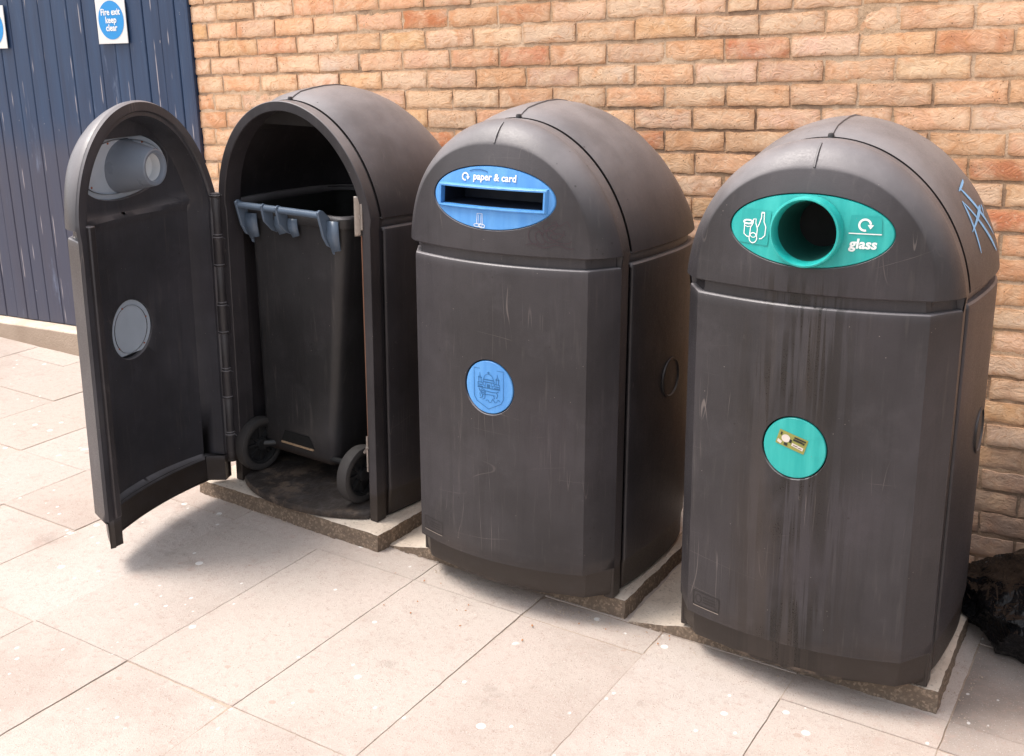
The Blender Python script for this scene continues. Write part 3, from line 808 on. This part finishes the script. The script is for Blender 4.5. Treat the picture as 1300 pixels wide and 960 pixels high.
# graffiti on the right of the glass bin's hood: ribbons laid on the dome
hood3 = [c for c in b3.children if c.name.startswith('hood')][0]
from mathutils.bvhtree import BVHTree
bvh = BVHTree.FromPolygons([v.co[:] for v in hood3.data.vertices], [p.vertices[:] for p in hood3.data.polygons])
def on_hood(y, z):
    h_ = bvh.ray_cast(Vector((1, y, z)), Vector((-1, 0, 0)))
    return h_[0]+h_[1]*(.0016 if h_[1].x > 0 else -.0016) if h_[0] else None
m = MB()
def GR(pts, w=.0125):
    v, f = [], []
    P_ = []
    for (a, b) in zip(pts, pts[1:]):
        for k in range(8): P_.append((a[0]+(b[0]-a[0])*k/8, a[1]+(b[1]-a[1])*k/8))
    P_.append(pts[-1])
    for i, p in enumerate(P_):
        a = P_[max(i-1, 0)]; b = P_[min(i+1, len(P_)-1)]; dx, dz = b[0]-a[0], b[1]-a[1]; l = math.hypot(dx, dz) or 1
        for s_ in (1, -1):
            ww = w*(.75+.35*math.sin(i*.45+pts[0][0]*40))*(1 if 0 < i < len(P_)-1 else .5); q = on_hood(p[0]-dz/l*ww/2*s_, p[1]+dx/l*ww/2*s_)
            if q is None: return
            v.append(q)
    m.add(v, [(2*i, 2*i+1, 2*i+3, 2*i+2) for i in range(len(P_)-1)])
_GR = GR
def GR(pts, w=.0115): _GR([(.115+(y-.045)*.82, 1.075+(z-1.05)*.78) for y, z in pts], w)
GR([(.085, 1.075), (.062, 1.235)]); GR([(.062, 1.235), (.30, 1.05)]); GR([(.045, 1.145), (.23, 1.20)], .012); GR([(.08, 1.262), (.19, 1.285)], .006); GR([(.10, 1.27), (.31, 1.10)]); GR([(.235, 1.17), (.26, 1.20)])
m.build('graffiti', M['graffiti'], hood3, smooth=0, recalc=False)

# ---- bin 1 door: grey backs of the aperture and badge
yc = yface(0, EC)
n = 96
m = oval_plate(circ_hole(.079, -.022)); shift(m).build('aperture_front', M['grey_plate'], d1, smooth=35)
o = []
for k in range(n):
    a = 2*PI*k/n; o.append((.207*math.cos(a), min(EC+.103*math.sin(a), EC+.0895)))
def ypb(x, z): return yface(x*.97, z)+.013
m = MB()
hole = circ_hole(.086, -.030)
m.loft([[(x, ypb(x, z)-.006, z) for x, z in o], [(x, ypb(x, z), z) for x, z in o],
        [(.5*(x+u), ypb(.5*(x+u), .5*(z+w)), .5*(z+w)) for (x, z), (u, w) in zip(o, hole)], [(u, ypb(u, w), w) for u, w in hole]], True)
shift(m).build('aperture_plate', M['grey_plate'], d1, smooth=40)
yi = ypb(0, EC)
m = MB(); m.lathe([(.0875, yi-.010), (.0865, yi+.004), (.0845, yi+.012), (.0590, yi+.120), (.0575, yi+.126), (.054, yi+.128), (.046, yi+.126), (.0425, yi+.118), (.046, yi+.06), (.068, yc-.02), (.078, yc-.028), (.083, yc-.02), (.083, yc+.004)], 'Y', (-.026, 0, EC), 64)
shift(m).build('aperture_tube', M['grey_tube'], d1, smooth=40)
m = MB(); m.lathe([(.0425, yi+.112), (.0440, yi+.08), (.0005, yi+.065)], 'Y', (-.026, 0, EC), 40); shift(m).build('added_bore_cap', M['grey_pale'], d1, smooth=40)  # added pale cap: blocks light through the bore and gives it a gradient
disc_part(M['grey_plate'], d1)
for dx, dz in ((-.11, .068), (.05, .076), (-.085, -.078), (.130, -.052)):
    m = MB(); y_ = ypb(dx, EC+dz); m.lathe([(.0005, y_+.004), (.0030, y_+.003), (.004, y_-.004)], 'Y', (dx, 0, EC+dz), 10); shift(m).build('rivet', M['rust'], d1)
for dx, dz in ((.03, .075), (.062, -.052), (-.062, -.062), (-.078, .026)):
    m = MB(); m.lathe([(.0005, ylow(dx)+.0200), (.0026, ylow(dx)+.0195), (.003, ylow(dx)+.01)], 'Y', (dx, 0, DISC_Z+dz), 10); shift(m).build('rivet', M['rust'], d1)
m = MB(); nn = 48      # back face of the grey badge
def bk(r): return [(r*math.cos(2*PI*i/nn), ylow(r*math.cos(2*PI*i/nn))+.0165, max(DISC_Z+r*math.sin(2*PI*i/nn), DISC_Z-.083)) for i in range(nn)]
m.loft([bk(.0975), bk(.05), bk(.0005)], True); shift(m).build('badge_back', M['grey_plate'], d1)
for zz in (.985, .30):
    m = MB(); m.lathe([(.0005, .022), (.008, .020), (.009, .0), (.006, -.03)], 'Y', (W-.062, -.055, zz), 10)
    m.box((W-.075, -.062, zz-.006), (W-.05, -.05, zz+.006))
    shift(m).build('latch_stud', M['metal'], d1)
m = MB(); m.box((W-.052, DE-.012, .11), (W-.026, DE+.022, 1.03)); shift(m).build('edge_channel', M['plastic'], d1, bevel=.004)

# ---- lock parts on the right jamb of the open housing
m = MB()
m.loft([[(.285, -.030, z), (.292, -.024, z), (.298, -.016, z), (.300, .02, z)] for z in (.965, .975, 1.085, 1.09)])
m.box((.288, -.0215, 1.02), (.303, -.0165, 1.034))
m.build('strike_plate', M['metal'], b1, solid=.003)
m = MB(); m.box((.300, -.020, .985), (.309, .0, 1.075)); m.build('strike_backing', M['metal'], b1, bevel=.001)
m = MB(); m.tube([(.292, -.004, .97), (.294, -.004, .6), (.296, -.004, .26)], .0028, 8); m.build('lock_rod', M['rust_rod'], b1)
m = MB(); m.box((.298, -.0185, .175), (.304, -.0155, .30)); m.tube([(.285, -.012, .238), (.296, -.014, .252), (.302, -.017, .262)], .006, 8); m.build('rod_bracket', M['metal'], b1)

# ------------------------------------------------------------------ wheeled bin inside the open housing
wb_local = Vector((-.040, 0, .026))
R1 = Matrix.Rotation(POSE[0][2], 4, 'Z') @ Matrix.Rotation(POSE[0][3], 4, 'Y')
o1 = Vector((POSE[0][0], POSE[0][1], gz(POSE[0][0], POSE[0][1])+.06))
wl = o1+R1.to_3x3() @ wb_local
wb = empty('wheeled_bin', wl, (0, POSE[0][3], POSE[0][2]-.03))
tag(wb, 'dark wheeled refuse bin with blue grey handle standing inside the open bin housing', 'wheelie bin')
def rrect(hx, y0, y1, r, z, n=6):
    o = []
    for cx_, cy_, a0 in ((hx-r, y0+r, -PI/2), (hx-r, y1-r, 0), (-hx+r, y1-r, PI/2), (-hx+r, y0+r, PI)):
        for k in range(n+1):
            a = a0+PI/2*k/n; o.append((cx_+r*math.cos(a), cy_+r*math.sin(a), z))
    return o
m = MB()
def lean(vs): return [((x*(1-.12*clamp((.9-z)/.8)))-.022-.063*clamp((.9-z)/.8), y, z) for x, y, z in vs]
m.loft([rrect(.200, .092, .43, .03, .078), rrect(.206, .086, .44, .035, .088), rrect(.207, .082, .45, .04, .2), rrect(.226, .056, .53, .045, .90), rrect(.229, .054, .535, .045, .935)], True, True)
m.v = lean(m.v)
m.build('body', M['bin_plastic'], wb, smooth=40)
rr_ = [rrect(.229, .054, .535, .045, .935), rrect(.246, .043, .55, .05, .937), rrect(.250, .039, .553, .05, .945), rrect(.250, .039, .553, .05, .970), rrect(.245, .044, .548, .05, .977), rrect(.228, .061, .53, .045, .977), rrect(.219, .070, .522, .045, .93)]
m = MB(); m.loft([r[21:]+r[:9] for r in rr_]); m.v = lean(m.v); m.build('front_rim', M['bin_plastic'], wb, smooth=40)
m = MB(); m.loft([r[8:22] for r in rr_]); m.v = lean(m.v); m.build('rear_rim', M['void'], wb, smooth=40)  # rear rim and liner near black: interior shade put into their colour
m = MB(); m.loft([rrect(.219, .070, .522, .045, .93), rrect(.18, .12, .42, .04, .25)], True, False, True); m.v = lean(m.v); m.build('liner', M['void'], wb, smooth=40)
# hand slot low on the face: dark sheet as opening, lit gap painted tan
yS = .0815
m = MB(); m.add([(-.165, yS+.003, .122), (.005, yS+.003, .122), (-.020, yS-.001, .166), (-.140, yS-.001, .166)], [(0, 1, 2, 3)]); m.build('hand_slot', M['void'], wb)
m = MB(); m.box((-.160, yS-.003, .1165), (.0, yS+.012, .1215)); m.build('lit_gap_strip', M['lit_gap'], wb)
# axle and wheels
m = MB(); m.tube([(-.255, .098, .1), (.255, .098, .1)], .011, 12); m.tube([(-.255, .055, .1), (-.226, .07, .1), (-.20, .10, .1)], .013, 12); m.build('axle', M['hub'], wb)
for s_ in (-1, 1):
    m = MB(); m.lathe([(.074, -.02), (.086, -.025), (.097, -.020), (.1, -.008), (.1, .008), (.097, .020), (.086, .025), (.074, .02)], 'X', (.0+s_*.250, .055, .1), 40)
    wh = m.build('wheel', M['tyre'], wb, smooth=50)
    m = MB(); m.lathe([(.075, -.016), (.075, .016), (.066, .014), (.064, .004), (.064, -.004), (.066, -.014), (.075, -.016)], 'X', (.0+s_*.250, .055, .1), 36)
    m.lathe([(.0005, -.022), (.022, -.022), (.022, .022), (.0005, .022)], 'X', (.0+s_*.250, .055, .1), 20)
    for k in range(8):
        Rm = Matrix.Translation((.0+s_*.250, .055, .1)) @ Matrix.Rotation(2*PI*k/8, 4, 'X')
        m.box((-.008, -.0045, .018), (.008, .0045, .068), Rm)
    m.lathe([(.0655, -.002), (.02, -.002)], 'X', (.0+s_*.250, .055, .1), 36)
    m.build('rim', M['hub'], wh)
# handle bar and its brackets
hy, hz = .006, .985
m = MB(); m.tube([(-.235, hy, hz), (.157, hy, hz)], .0115, 14); m.build('handle_bar', M['handle_grey'], wb)
def bracket(x, w_, prof, name='handle_bracket'):
    m = MB(); m.loft([[(x-w_/2, y, z) for y, z in prof], [(x+w_/2, y, z) for y, z in prof]], True, True, True)
    return m.build(name, M['handle_grey'], wb, bevel=.002)
big = [(-.012, .996), (.0, 1.003), (.012, 1.0), (.055, .962), (.064, .935), (.064, .845), (.058, .85), (.050, .872), (.030, .882), (.010, .915)]
small = [(-.012, .994), (.0, 1.001), (.012, .997), (.04, .965), (.06, .94), (.06, .895), (.035, .905), (.0, .94)]
bracket(-.230, .010, big); bracket(.157, .010, big); bracket(-.105, .008, small); bracket(-.035, .008, small)
for x0, x1, z0, z1 in ((-.226, -.18, .868, .955), (.162, .202, .862, .965), (-.085, -.05, .892, .955), (-.018, .014, .892, .955)):
    m = MB(); m.loft([[(x0, .030, z1), (x1, .040, z1)], [(x0, .028, .5*(z0+z1)), (x1, .042, .5*(z0+z1))], [(x0+.008, .042, z0), (x1, .048, z0+.008)]])
    m.build('bracket_web', M['handle_grey'], wb, solid=.006)

# ------------------------------------------------------------------ concrete plinths
def plinth(zb, pose, x0, x1, y0, y1, label, bend=None):
    x, y, yaw, roll = pose
    root = Matrix.Translation((x, y, gz(x, y)+zb)) @ Matrix.Rotation(yaw, 4, 'Z') @ Matrix.Rotation(roll, 4, 'Y')
    nx, ny = 60, 34; top = []
    def rag(a, b): return noise.noise(Vector((a*9, b*9, x*3)))*.004+noise.noise(Vector((a*70, b*70, x)))*.0012+noise.noise(Vector((a*40, b*40, x)))*.0025
    v, f = [], []
    for j in range(ny+1):
        for i in range(nx+1):
            u, w_ = x0+(x1-x0)*i/nx, y0+(y1-y0)*j/ny
            zz = -.0015-.002*abs(noise.noise(Vector((u*14, w_*14, x))))
            e = min(i, nx-i, j, ny-j)
            if e == 0:
                zz -= .003+.004*abs(noise.noise(Vector((u*30, w_*30, 2))))
                if j in (0, ny): w_ += rag(u, w_)
                if i in (0, nx): u += rag(w_, u)
            q = root @ Vector((u, w_, zz))
            if bend and u < bend:
                k_ = (bend-u)/(bend-x0); k_ = k_*k_*(3-2*k_); q.z += (gz(q.x, q.y)+.004+.003*noise.noise(Vector((u*20, w_*20, 1)))-q.z)*k_
            v.append(q)
    n = nx+1
    for j in range(ny):
        for i in range(nx): a = j*n+i; f.append((a, a+1, a+1+n, a+n))
    per = list(range(nx+1))+[j*n+nx for j in range(1, ny+1)]+[ny*n+i for i in range(nx-1, -1, -1)]+[j*n for j in range(ny-1, 0, -1)]
    rows = [[v[q] for q in per]]
    for fz in (.35, .7, 1.):
        r = []
        for q in per:
            p = v[q]; g = gz(p.x, p.y)-.012
            px = p.x+.0035*noise.noise(p*45+Vector((fz*7, 0, 0))); py = p.y+.0045*noise.noise(p*48+Vector((0, fz*9, 3)))-.004*fz
            r.append(Vector((px, py, p.z+(g-p.z)*fz)))
        rows.append(r)
    m = MB(); m.v = [tuple(p) for p in v]; m.f = list(f); m.loft(rows, True)
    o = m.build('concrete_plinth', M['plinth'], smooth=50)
    return tag(o, label, 'plinth', 'concrete plinths under the bins')
plinth(ZB_[0], POSE[0], -.455, .392, -.085, .36, 'pale rough concrete slab with brown broken edge under the open bin')
plinth(ZB_[1], POSE[1], -.525, .365, .004, .52, 'pale concrete slab under the blue slotted bin', -.28)
plinth(ZB_[2], POSE[2], -.500, .362, -.012, .60, 'pale concrete slab under the green glass bin', -.27)

# ------------------------------------------------------------------ brick wall
def build_wall():
    ZT, CO, BL = 1.8717, .075, .2202
    XL, XR, ROWS_UP, ROWS_DN = -.487, 5.2, -18, 26
    bm = bmesh.new(); lay = bm.verts.layers.float_color.new('tint')
    rnd = random.Random(11)
    pal = [(.76, .50, .31), (.74, .42, .235), (.77, .47, .285), (.70, .37, .195), (.78, .51, .325), (.71, .42, .255), (.64, .285, .14), (.59, .215, .10), (.75, .43, .21)]
    wts = [4, 5, 5, 4, 4, 3, 2, 1.6, 2.5]
    for r in range(ROWS_UP, ROWS_DN+1):
        zc = ZT-r*CO
        if zc < -.14: break
        if r % 2: js = [XL, -1.8*BL]+[k*BL for k in range(-1, 26)]
        else: js = [XL]+[(k+.5)*BL for k in range(-2, 26)]
        js = [j if i == 0 else j+rnd.uniform(-.006, .006) for i, j in enumerate(js)]
        if rnd.random() < .5:
            k = rnd.randrange(6, len(js)-1); js.insert(k, (js[k-1]+js[k])/2+rnd.uniform(-.01, .01))
        for a, b in zip(js, js[1:]):
            g = .0095+rnd.uniform(-.004, .003)
            x0, x1 = a+g/2, b-g/2
            if a == XL: x0 = a+rnd.uniform(0, .004)
            hz0 = CO/2-.0052-rnd.uniform(-.001, .002); hz1 = CO/2-.0052-rnd.uniform(-.001, .002)
            dz = rnd.uniform(-.0015, .0015); tl = rnd.uniform(-.012, .012); yo = rnd.uniform(-.002, .0025)
            c = Vector(rnd.choices(pal, wts)[0])*rnd.uniform(.88, 1.1); c = (c.x*rnd.uniform(.95, 1.05), c.y*1.02, c.z*rnd.uniform(1.0, 1.2), 1)
            nx, nz = max(5, int((x1-x0)/.014)), 6; seed = Vector((rnd.uniform(0, 99), rnd.uniform(0, 99), 0))
            grid = []
            for j in range(-1, nz+2):
                row = []
                for i in range(-1, nx+2):
                    u = clamp(i/nx); w_ = clamp(j/nz)
                    x = x0+(x1-x0)*u; z = zc+dz-hz0+(hz0+hz1)*w_+tl*(x-(x0+x1)/2)
                    ed = min(u*(x1-x0), (1-u)*(x1-x0), w_*.065, (1-w_)*.065)
                    p = Vector((x*60, z*60, 0))
                    nv = noise.noise(p*.5+seed); n2 = noise.noise(p*1.7+seed)
                    skirt = i in (-1, nx+1) or j in (-1, nz+1)
                    y = yo+.0020*nv+.0014*n2+max(0, (.005-ed)/.005)**2*.0018
                    if ed < .009:
                        q = noise.noise(Vector((x*24, z*24, 5))+seed)*.0042+noise.noise(Vector((x*90, z*90, 9))+seed)*.0018
                        ck = noise.noise(Vector((x*9, z*9, 2))+seed); q += -.006*max(0, ck-.42)/.3
                        if i <= 0: x += q
                        if i >= nx: x -= q
                        if j <= 0: z += q
                        if j >= nz: z -= q
                    if skirt: y = .022
                    v = bm.verts.new((x, y, z)); v[lay] = (c[0], c[1], c[2], clamp(1-ed/.013)); row.append(v)
                grid.append(row)
            for A, Bq in zip(grid, grid[1:]):
                for i in range(len(A)-1): bm.faces.new((A[i], A[i+1], Bq[i+1], Bq[i]))
    me = bpy.data.meshes.new('brick_wall'); bm.to_mesh(me); bm.free()
    o = finish('brick_wall', me, M['brick'], smooth=50)
    tag(o, 'weathered tan and orange brick wall with dark mortar joints behind the bins', 'wall')
    m = MB(); nx, nz = 260, 130; rows = []
    for j in range(nz+1):
        z = -.2+3.42*j/nz; row = []
        for i in range(nx+1):
            x = XL+.006+(XR+.1-XL)*i/nx
            row.append((x, .0046+.0024*noise.noise(Vector((x*3.1, z*5, 7)))+.0022*noise.noise(Vector((x*22, z*22, 1)))+.0015*noise.noise(Vector((x*70, z*70, 4))), z))
        rows.append(row)
    m.loft(rows); m.box((XL+.012, .03, -.2), (XR, .25, 3.2)); m.build('mortar', M['mortar'], o, smooth=60)
build_wall()

# ------------------------------------------------------------------ blue boarded gate and stone step
gate = empty('boarded_gate', (-2.6, .0, .36))
tag(gate, 'dark blue painted vertical board gate with chipped paint left of the brick wall', 'gate')
m = MB(); ZB, ZTOP, bw = .372, 3.2, .098; prof = []
k = 0; x = -.49; RB_ = random.Random(21)
while x > -5.0:
    rb = random.Random(k); dy = rb.uniform(-.002, .002)
    prof += [(x, .006), (x-.0022, .001+dy), (x-.006, -.001+dy), (x-bw/2, -.0015+dy), (x-bw+.006, -.001+dy), (x-bw+.0022, .001+dy)]
    x -= bw; k += 1; bw = .098+RB_.choice((-.012, 0, 0, .01, .016))
zz = [ZB, .8, 1.3, 1.9, 2.6, ZTOP]
m.loft([[(a, b+.004, z) for a, b in prof] for z in zz]); m.v = [(a+2.6, b, c-.36) for a, b, c in m.v]
brd = m.build('boards', M['boards'], gate, smooth=25); brd.location = (0, 0, 0)
m = MB(); m.box((-.505, -.012, .372), (-.4885, .02, 3.2)); m.v = [(a+2.6, b, c-.36) for a, b, c in m.v]; m.build('edge_strip', M['boards'], gate, bevel=.003)
m = MB(); m.box((-5, .0185, .36), (-.49, .06, 3.2)); m.v = [(a+2.6, b, c-.36) for a, b, c in m.v]; m.build('backing', M['boards'], gate)
m = MB(); nx = 80
def stp(x): return .003*noise.noise(Vector((x*7, 1, 2)))+.002*noise.noise(Vector((x*25, 1, 5)))
m.loft([[(-5+4.505*i/nx, .03, .366) for i in range(nx+1)], [(-5+4.505*i/nx, -.070, .364+stp(i*.05)) for i in range(nx+1)], [(-5+4.505*i/nx, -.080+stp(i*.06), .360+stp(i*.05)) for i in range(nx+1)], [(-5+4.505*i/nx, -.085+stp(i*.07), .350) for i in range(nx+1)],
        [(-5+4.505*i/nx, -.088+stp(i*.08), .1) for i in range(nx+1)]])
m.add([(-.495, .03, .366), (-.495, -.08, .36), (-.495, -.088, .1), (-.495, .03, .1)], [(0, 1, 2, 3)])
tag(m.build('stone_step', M['kerb_stone'], smooth=50), 'low buff stone step along the foot of the blue gate', 'step')

def sign(x0, x1, z0, z1, label, tilt=0., rt=.0):
    w_, h_ = x1-x0, z1-z0
    m = MB(); m.box((-w_/2, -.004, -h_/2), (w_/2, 0, h_/2))
    o = m.build('safety_sign', M['sign_white'], bevel=.0012); o.location = ((x0+x1)/2, -.007, (z0+z1)/2); o.rotation_euler = (0, tilt, 0)
    tag(o, label, 'sign', 'round blue fire exit signs on the blue gate')
    m = MB(); r = w_*.43; p = ell(0, 0, r, r, 40); m.add([(a, -.0050, b) for a, b in p], [tuple(range(40))]); m.build('blue_disc', M['sign_blue'], o, smooth=0)
    f = lambda a, b: -.0050
    for t_, zc in (('Fire exit', .035), ('keep', .0), ('clear', -.035)):
        text_on('lettering', t_, .040, 0, zc*w_/.2, f, .0012, M['white'], o, bold=.0011, wide=.98)
    return o
sign(-1.0905, -.890, 1.766, 1.975, 'white square sign with blue fire exit keep clear disc, beside the brick wall', .012)
sign(-1.985, -1.778, 1.772, 1.978, 'white sign with blue disc cut off by the left edge of the photo', .02)

# ------------------------------------------------------------------ pavement
def build_pavement():
    bm = bmesh.new(); lay = bm.verts.layers.float_color.new('tint'); rnd = random.Random(5)
    pal = [(.53, .46, .41), (.55, .48, .43), (.515, .44, .39), (.555, .485, .44), (.52, .45, .40)]
    def slab(x0, x1, y0, y1, dark=1.):
        g = .0011+rnd.uniform(0, .0013); x0 += g; x1 -= g; y0 += g; y1 -= g
        if x1-x0 < .02 or y1-y0 < .02: return
        c = Vector(rnd.choice(pal))*rnd.uniform(.94, 1.05)*dark; c = (*c, 1)
        dz = rnd.uniform(-.0014, .0014); ta, tb = rnd.uniform(-.004, .004), rnd.uniform(-.003, .003)
        xm, ym = (x0+x1)/2, (y0+y1)/2
        nx, ny = max(2, int((x1-x0)/.035)), max(2, int((y1-y0)/.035))
        grid = []
        for j in range(-1, ny+2):
            row = []
            for i in range(-1, nx+2):
                u, w_ = clamp(i/nx), clamp(j/ny); x, y = x0+(x1-x0)*u, y0+(y1-y0)*w_
                sk = i in (-1, nx+1) or j in (-1, ny+1)
                if i <= 0 or i >= nx: x += .0022*noise.noise(Vector((x*5, y*26, 3)))+.001*noise.noise(Vector((x*5, y*80, 3)))
                if j <= 0 or j >= ny: y += .0022*noise.noise(Vector((x*26, y*5, 7)))
                ed = 0. if not (i <= 0 or i >= nx or j <= 0 or j >= ny) else .0014
                z = gz(x, y)+dz+ta*(x-xm)+tb*(y-ym)-ed-(.011 if sk else 0)
                v = bm.verts.new((x, y, z)); v[lay] = c; row.append(v)
            grid.append(row)
        for A, Bq in zip(grid, grid[1:]):
            for i in range(len(A)-1): bm.faces.new((A[i], A[i+1], Bq[i+1], Bq[i]))
    P = .3925
    for k in range(-12, 10):
        xa = 1.39+k*P; xb = xa+P
        off = {-7: -.59, -4: -.59}.get(k, -.235 if k > -8 else (-.6 if k % 2 else -.235))
        if k % 4 == 2 and k > 2: off = -.6
        ys = [off-.805*i for i in range(-1, 8)]
        lim0, lim1 = -.03, -5.2
        if k >= -2:                        # narrow cut strip beside the plinths
            ys = [-.06, -.50, -.925, -1.058]+[-1.84-.8*i for i in range(6)]
        ys = sorted([y for y in ys if lim1 < y < lim0]+[lim0, lim1], reverse=True)
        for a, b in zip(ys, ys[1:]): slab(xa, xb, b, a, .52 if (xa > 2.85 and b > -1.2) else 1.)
    me = bpy.data.meshes.new('pavement'); bm.to_mesh(me); bm.free()
    o = finish('pavement', me, M['slab'], smooth=30); tag(o, kind='structure')
build_pavement()
m = MB(); rows = []
for j in range(0, 41):
    y = .3-60*(j/40)**2; rows.append([(x, y, gz(x, y)-.0035+(0 if abs(x) < 8 else 0)) for x in (-60, -20, -8, -4, -2, 0, 2, 4, 6, 9, 20, 60)])
m.loft(rows); tag(m.build('ground', M['grout'], smooth=30), kind='structure')

# loose grit round the plinths and dry leaf scraps
rnd = random.Random(3)
def scatter(name, mat, n, boxes, s0, s1, flat, label, cat):
    m = MB()
    for _ in range(n):
        x0, x1, y0, y1, top = rnd.choice(boxes); x, y = rnd.uniform(x0, x1), rnd.uniform(y0, y1); s_ = rnd.uniform(s0, s1)
        z = gz(x, y)+top; a = rnd.uniform(0, 6.3)
        if flat:
            pts = [(math.cos(a+t)*s_*(1 if k % 2 else .5), math.sin(a+t)*s_*(1 if k % 2 else .5)) for k, t in enumerate((0, 1.6, 3.1, 4.7))]
            m.add([(x+p, y+q, z+.002+rnd.uniform(0, .003)) for p, q in pts], [(0, 1, 2, 3)])
        else:
            pts = [Vector((math.cos(a+t), math.sin(a+t), 0))*s_*rnd.uniform(.6, 1.1) for t in (0, 1.3, 2.5, 3.8, 5.)]
            v = [(x+p.x, y+p.y, z) for p in pts]+[(x+p.x*.6, y+p.y*.6, z+s_*rnd.uniform(.5, .9)) for p in pts]
            m.add(v, [(k, (k+1) % 5, 5+(k+1) % 5, 5+k) for k in range(5)]+[(5, 6, 7, 8, 9)])
    o = m.build(name, mat, smooth=0, weld=False); return tag(o, label, cat, kind='stuff')
scatter('grit', M['grit'], 420, [(2.02, 2.2, -.93, -.45, 0), (1.17, 1.33, -.93, -.6, 0), (.36, 1.2, -.97, -.945, 0), (1.4, 2.05, -.985, -.95, 0), (2.92, 3.0, -.9, -.3, 0), (1.5, 2.6, -1.0, -.96, 0)], .001, .0032, False, 'pale grit lying along the edges of the plinths', 'grit')
scatter('leaf_scraps', M['leaf'], 30, [(1.3, 2.1, -1.25, -.95, 0), (1.3, 1.7, -1.3, -1.0, 0), (2.03, 2.25, -1.05, -.6, 0)], .003, .007, True, 'small dry orange leaf scraps on the paving before the bins', 'leaves')

# ------------------------------------------------------------------ black refuse sack
def build_bag():
    bm = bmesh.new(); bmesh.ops.create_icosphere(bm, subdivisions=6, radius=1)
    cx, cy = 3.20, -.36; g = gz(cx, cy)
    for v in bm.verts:
        d = v.co.normalized()
        kn = Vector((-.93, .30, .18)).normalized(); th = math.acos(clamp(d.dot(kn), -1, 1))
        pu = kn.cross(Vector((0, 0, 1))).normalized(); pv = kn.cross(pu); ph = math.atan2(d.dot(pv), d.dot(pu))
        wob = noise.noise(d*2.1+Vector((3, 7, 1)))
        pl = 1-abs(math.sin(3.5*ph+2.6*wob)); pl2 = 1-abs(math.sin(8*ph+5*noise.noise(d*3+Vector((1, 1, 6)))))
        soft = noise.noise(d*2.3+Vector((8, 3, 3)))
        f1 = max(0, 1-abs(noise.noise(d*1.9+Vector((1, 5, 2))))*2.2)
        r = 1+.14*noise.noise(d*1.3+Vector((4, 1, 2)))+.06*soft+.10*(pl**2)*math.exp(-(th/1.5)**2)+.035*(pl2**2)*math.exp(-(th/1.1)**2)+.075*f1**2+.16*math.exp(-(th/.3)**2)
        r += .012*max(0, 1-abs(noise.noise(d*6.5+Vector((2, 2, 2))*1.3))*3)**2-.06
        x, y, z = d.x*.30*r, d.y*.26*r, (d.z*.20*r if d.z < 0 else .235*r*(1-math.sqrt(max(0., 1-d.z*d.z))**1.5))
        # ridge top slopes up to the right, left end tucked low against the bin
        z *= 1.15+1.0*clamp((x+.05)/.3, -.32, 1); y += .45*max(z, 0)
        z = z if z > -.115 else -.115-(z+.115)*-.06
        v.co = (cx+x, cy+y, g+z+.118)
    me = bpy.data.meshes.new('refuse_sack'); bm.to_mesh(me); bm.free()
    o = finish('refuse_sack', me, M['bag'], smooth=60)
    return tag(o, 'crumpled shiny black plastic refuse sack slumped against the wall beside the green glass bin', 'rubbish bag')
build_bag()

# ------------------------------------------------------------------ camera, light, world
cam = bpy.data.cameras.new('camera'); co = bpy.data.objects.new('camera', cam); COL.objects.link(co)
yaw, pit, rol = -.5576, .2459, -.0316
f_px = 1419.24
fw = Vector((math.sin(yaw)*math.cos(pit), math.cos(yaw)*math.cos(pit), -math.sin(pit)))
rt = Vector((math.cos(yaw), -math.sin(yaw), 0)); up = rt.cross(fw)
r_ = rt*math.cos(rol)+up*math.sin(rol); u_ = -rt*math.sin(rol)+up*math.cos(rol)
mw = Matrix((r_, u_, -fw)).transposed().to_4x4(); mw.translation = Vector((3.3707, -3.6102, -.2436+1.8717))
co.matrix_world = mw
cam.sensor_width = 36; cam.lens = 36*f_px/1300; cam.shift_y = -45/1300; cam.clip_start = .05; cam.clip_end = 400
scene.camera = co

SUN_EL, SUN_DIR = 64, Vector((-.86, -.51, 0)).normalized()
el = math.radians(SUN_EL)
d = Vector((SUN_DIR.x*math.cos(el), SUN_DIR.y*math.cos(el), math.sin(el)))
sl = bpy.data.lights.new('sun', 'SUN'); sl.energy = 3.2; sl.angle = math.radians(20); sl.color = (1., .93, .85)
so = bpy.data.objects.new('sun', sl); COL.objects.link(so); so.location = d*12
so.rotation_euler = (-d).to_track_quat('-Z', 'Y').to_euler()
w = bpy.data.worlds.new('World'); scene.world = w; w.use_nodes = True
nt = w.node_tree; bg = nt.nodes['Background']
sky = nt.nodes.new('ShaderNodeTexSky'); sky.sky_type = 'NISHITA'; sky.sun_disc = False
sky.sun_elevation = el; sky.sun_rotation = math.atan2(d.x, d.y); sky.dust_density = 3.; sky.air_density = 1.; sky.ozone_density = .6
hs = nt.nodes.new('ShaderNodeHueSaturation'); hs.inputs['Saturation'].default_value = .3; hs.inputs['Value'].default_value = 1.95
nt.links.new(sky.outputs[0], hs.inputs['Color']); nt.links.new(hs.outputs[0], bg.inputs[0]); bg.inputs[1].default_value = .15

scene.view_settings.view_transform = 'Standard'; scene.view_settings.look = 'None'; scene.view_settings.exposure = 0; scene.view_settings.gamma = 1
scene.cycles.use_denoising = True
scene.cycles.max_bounces = 8
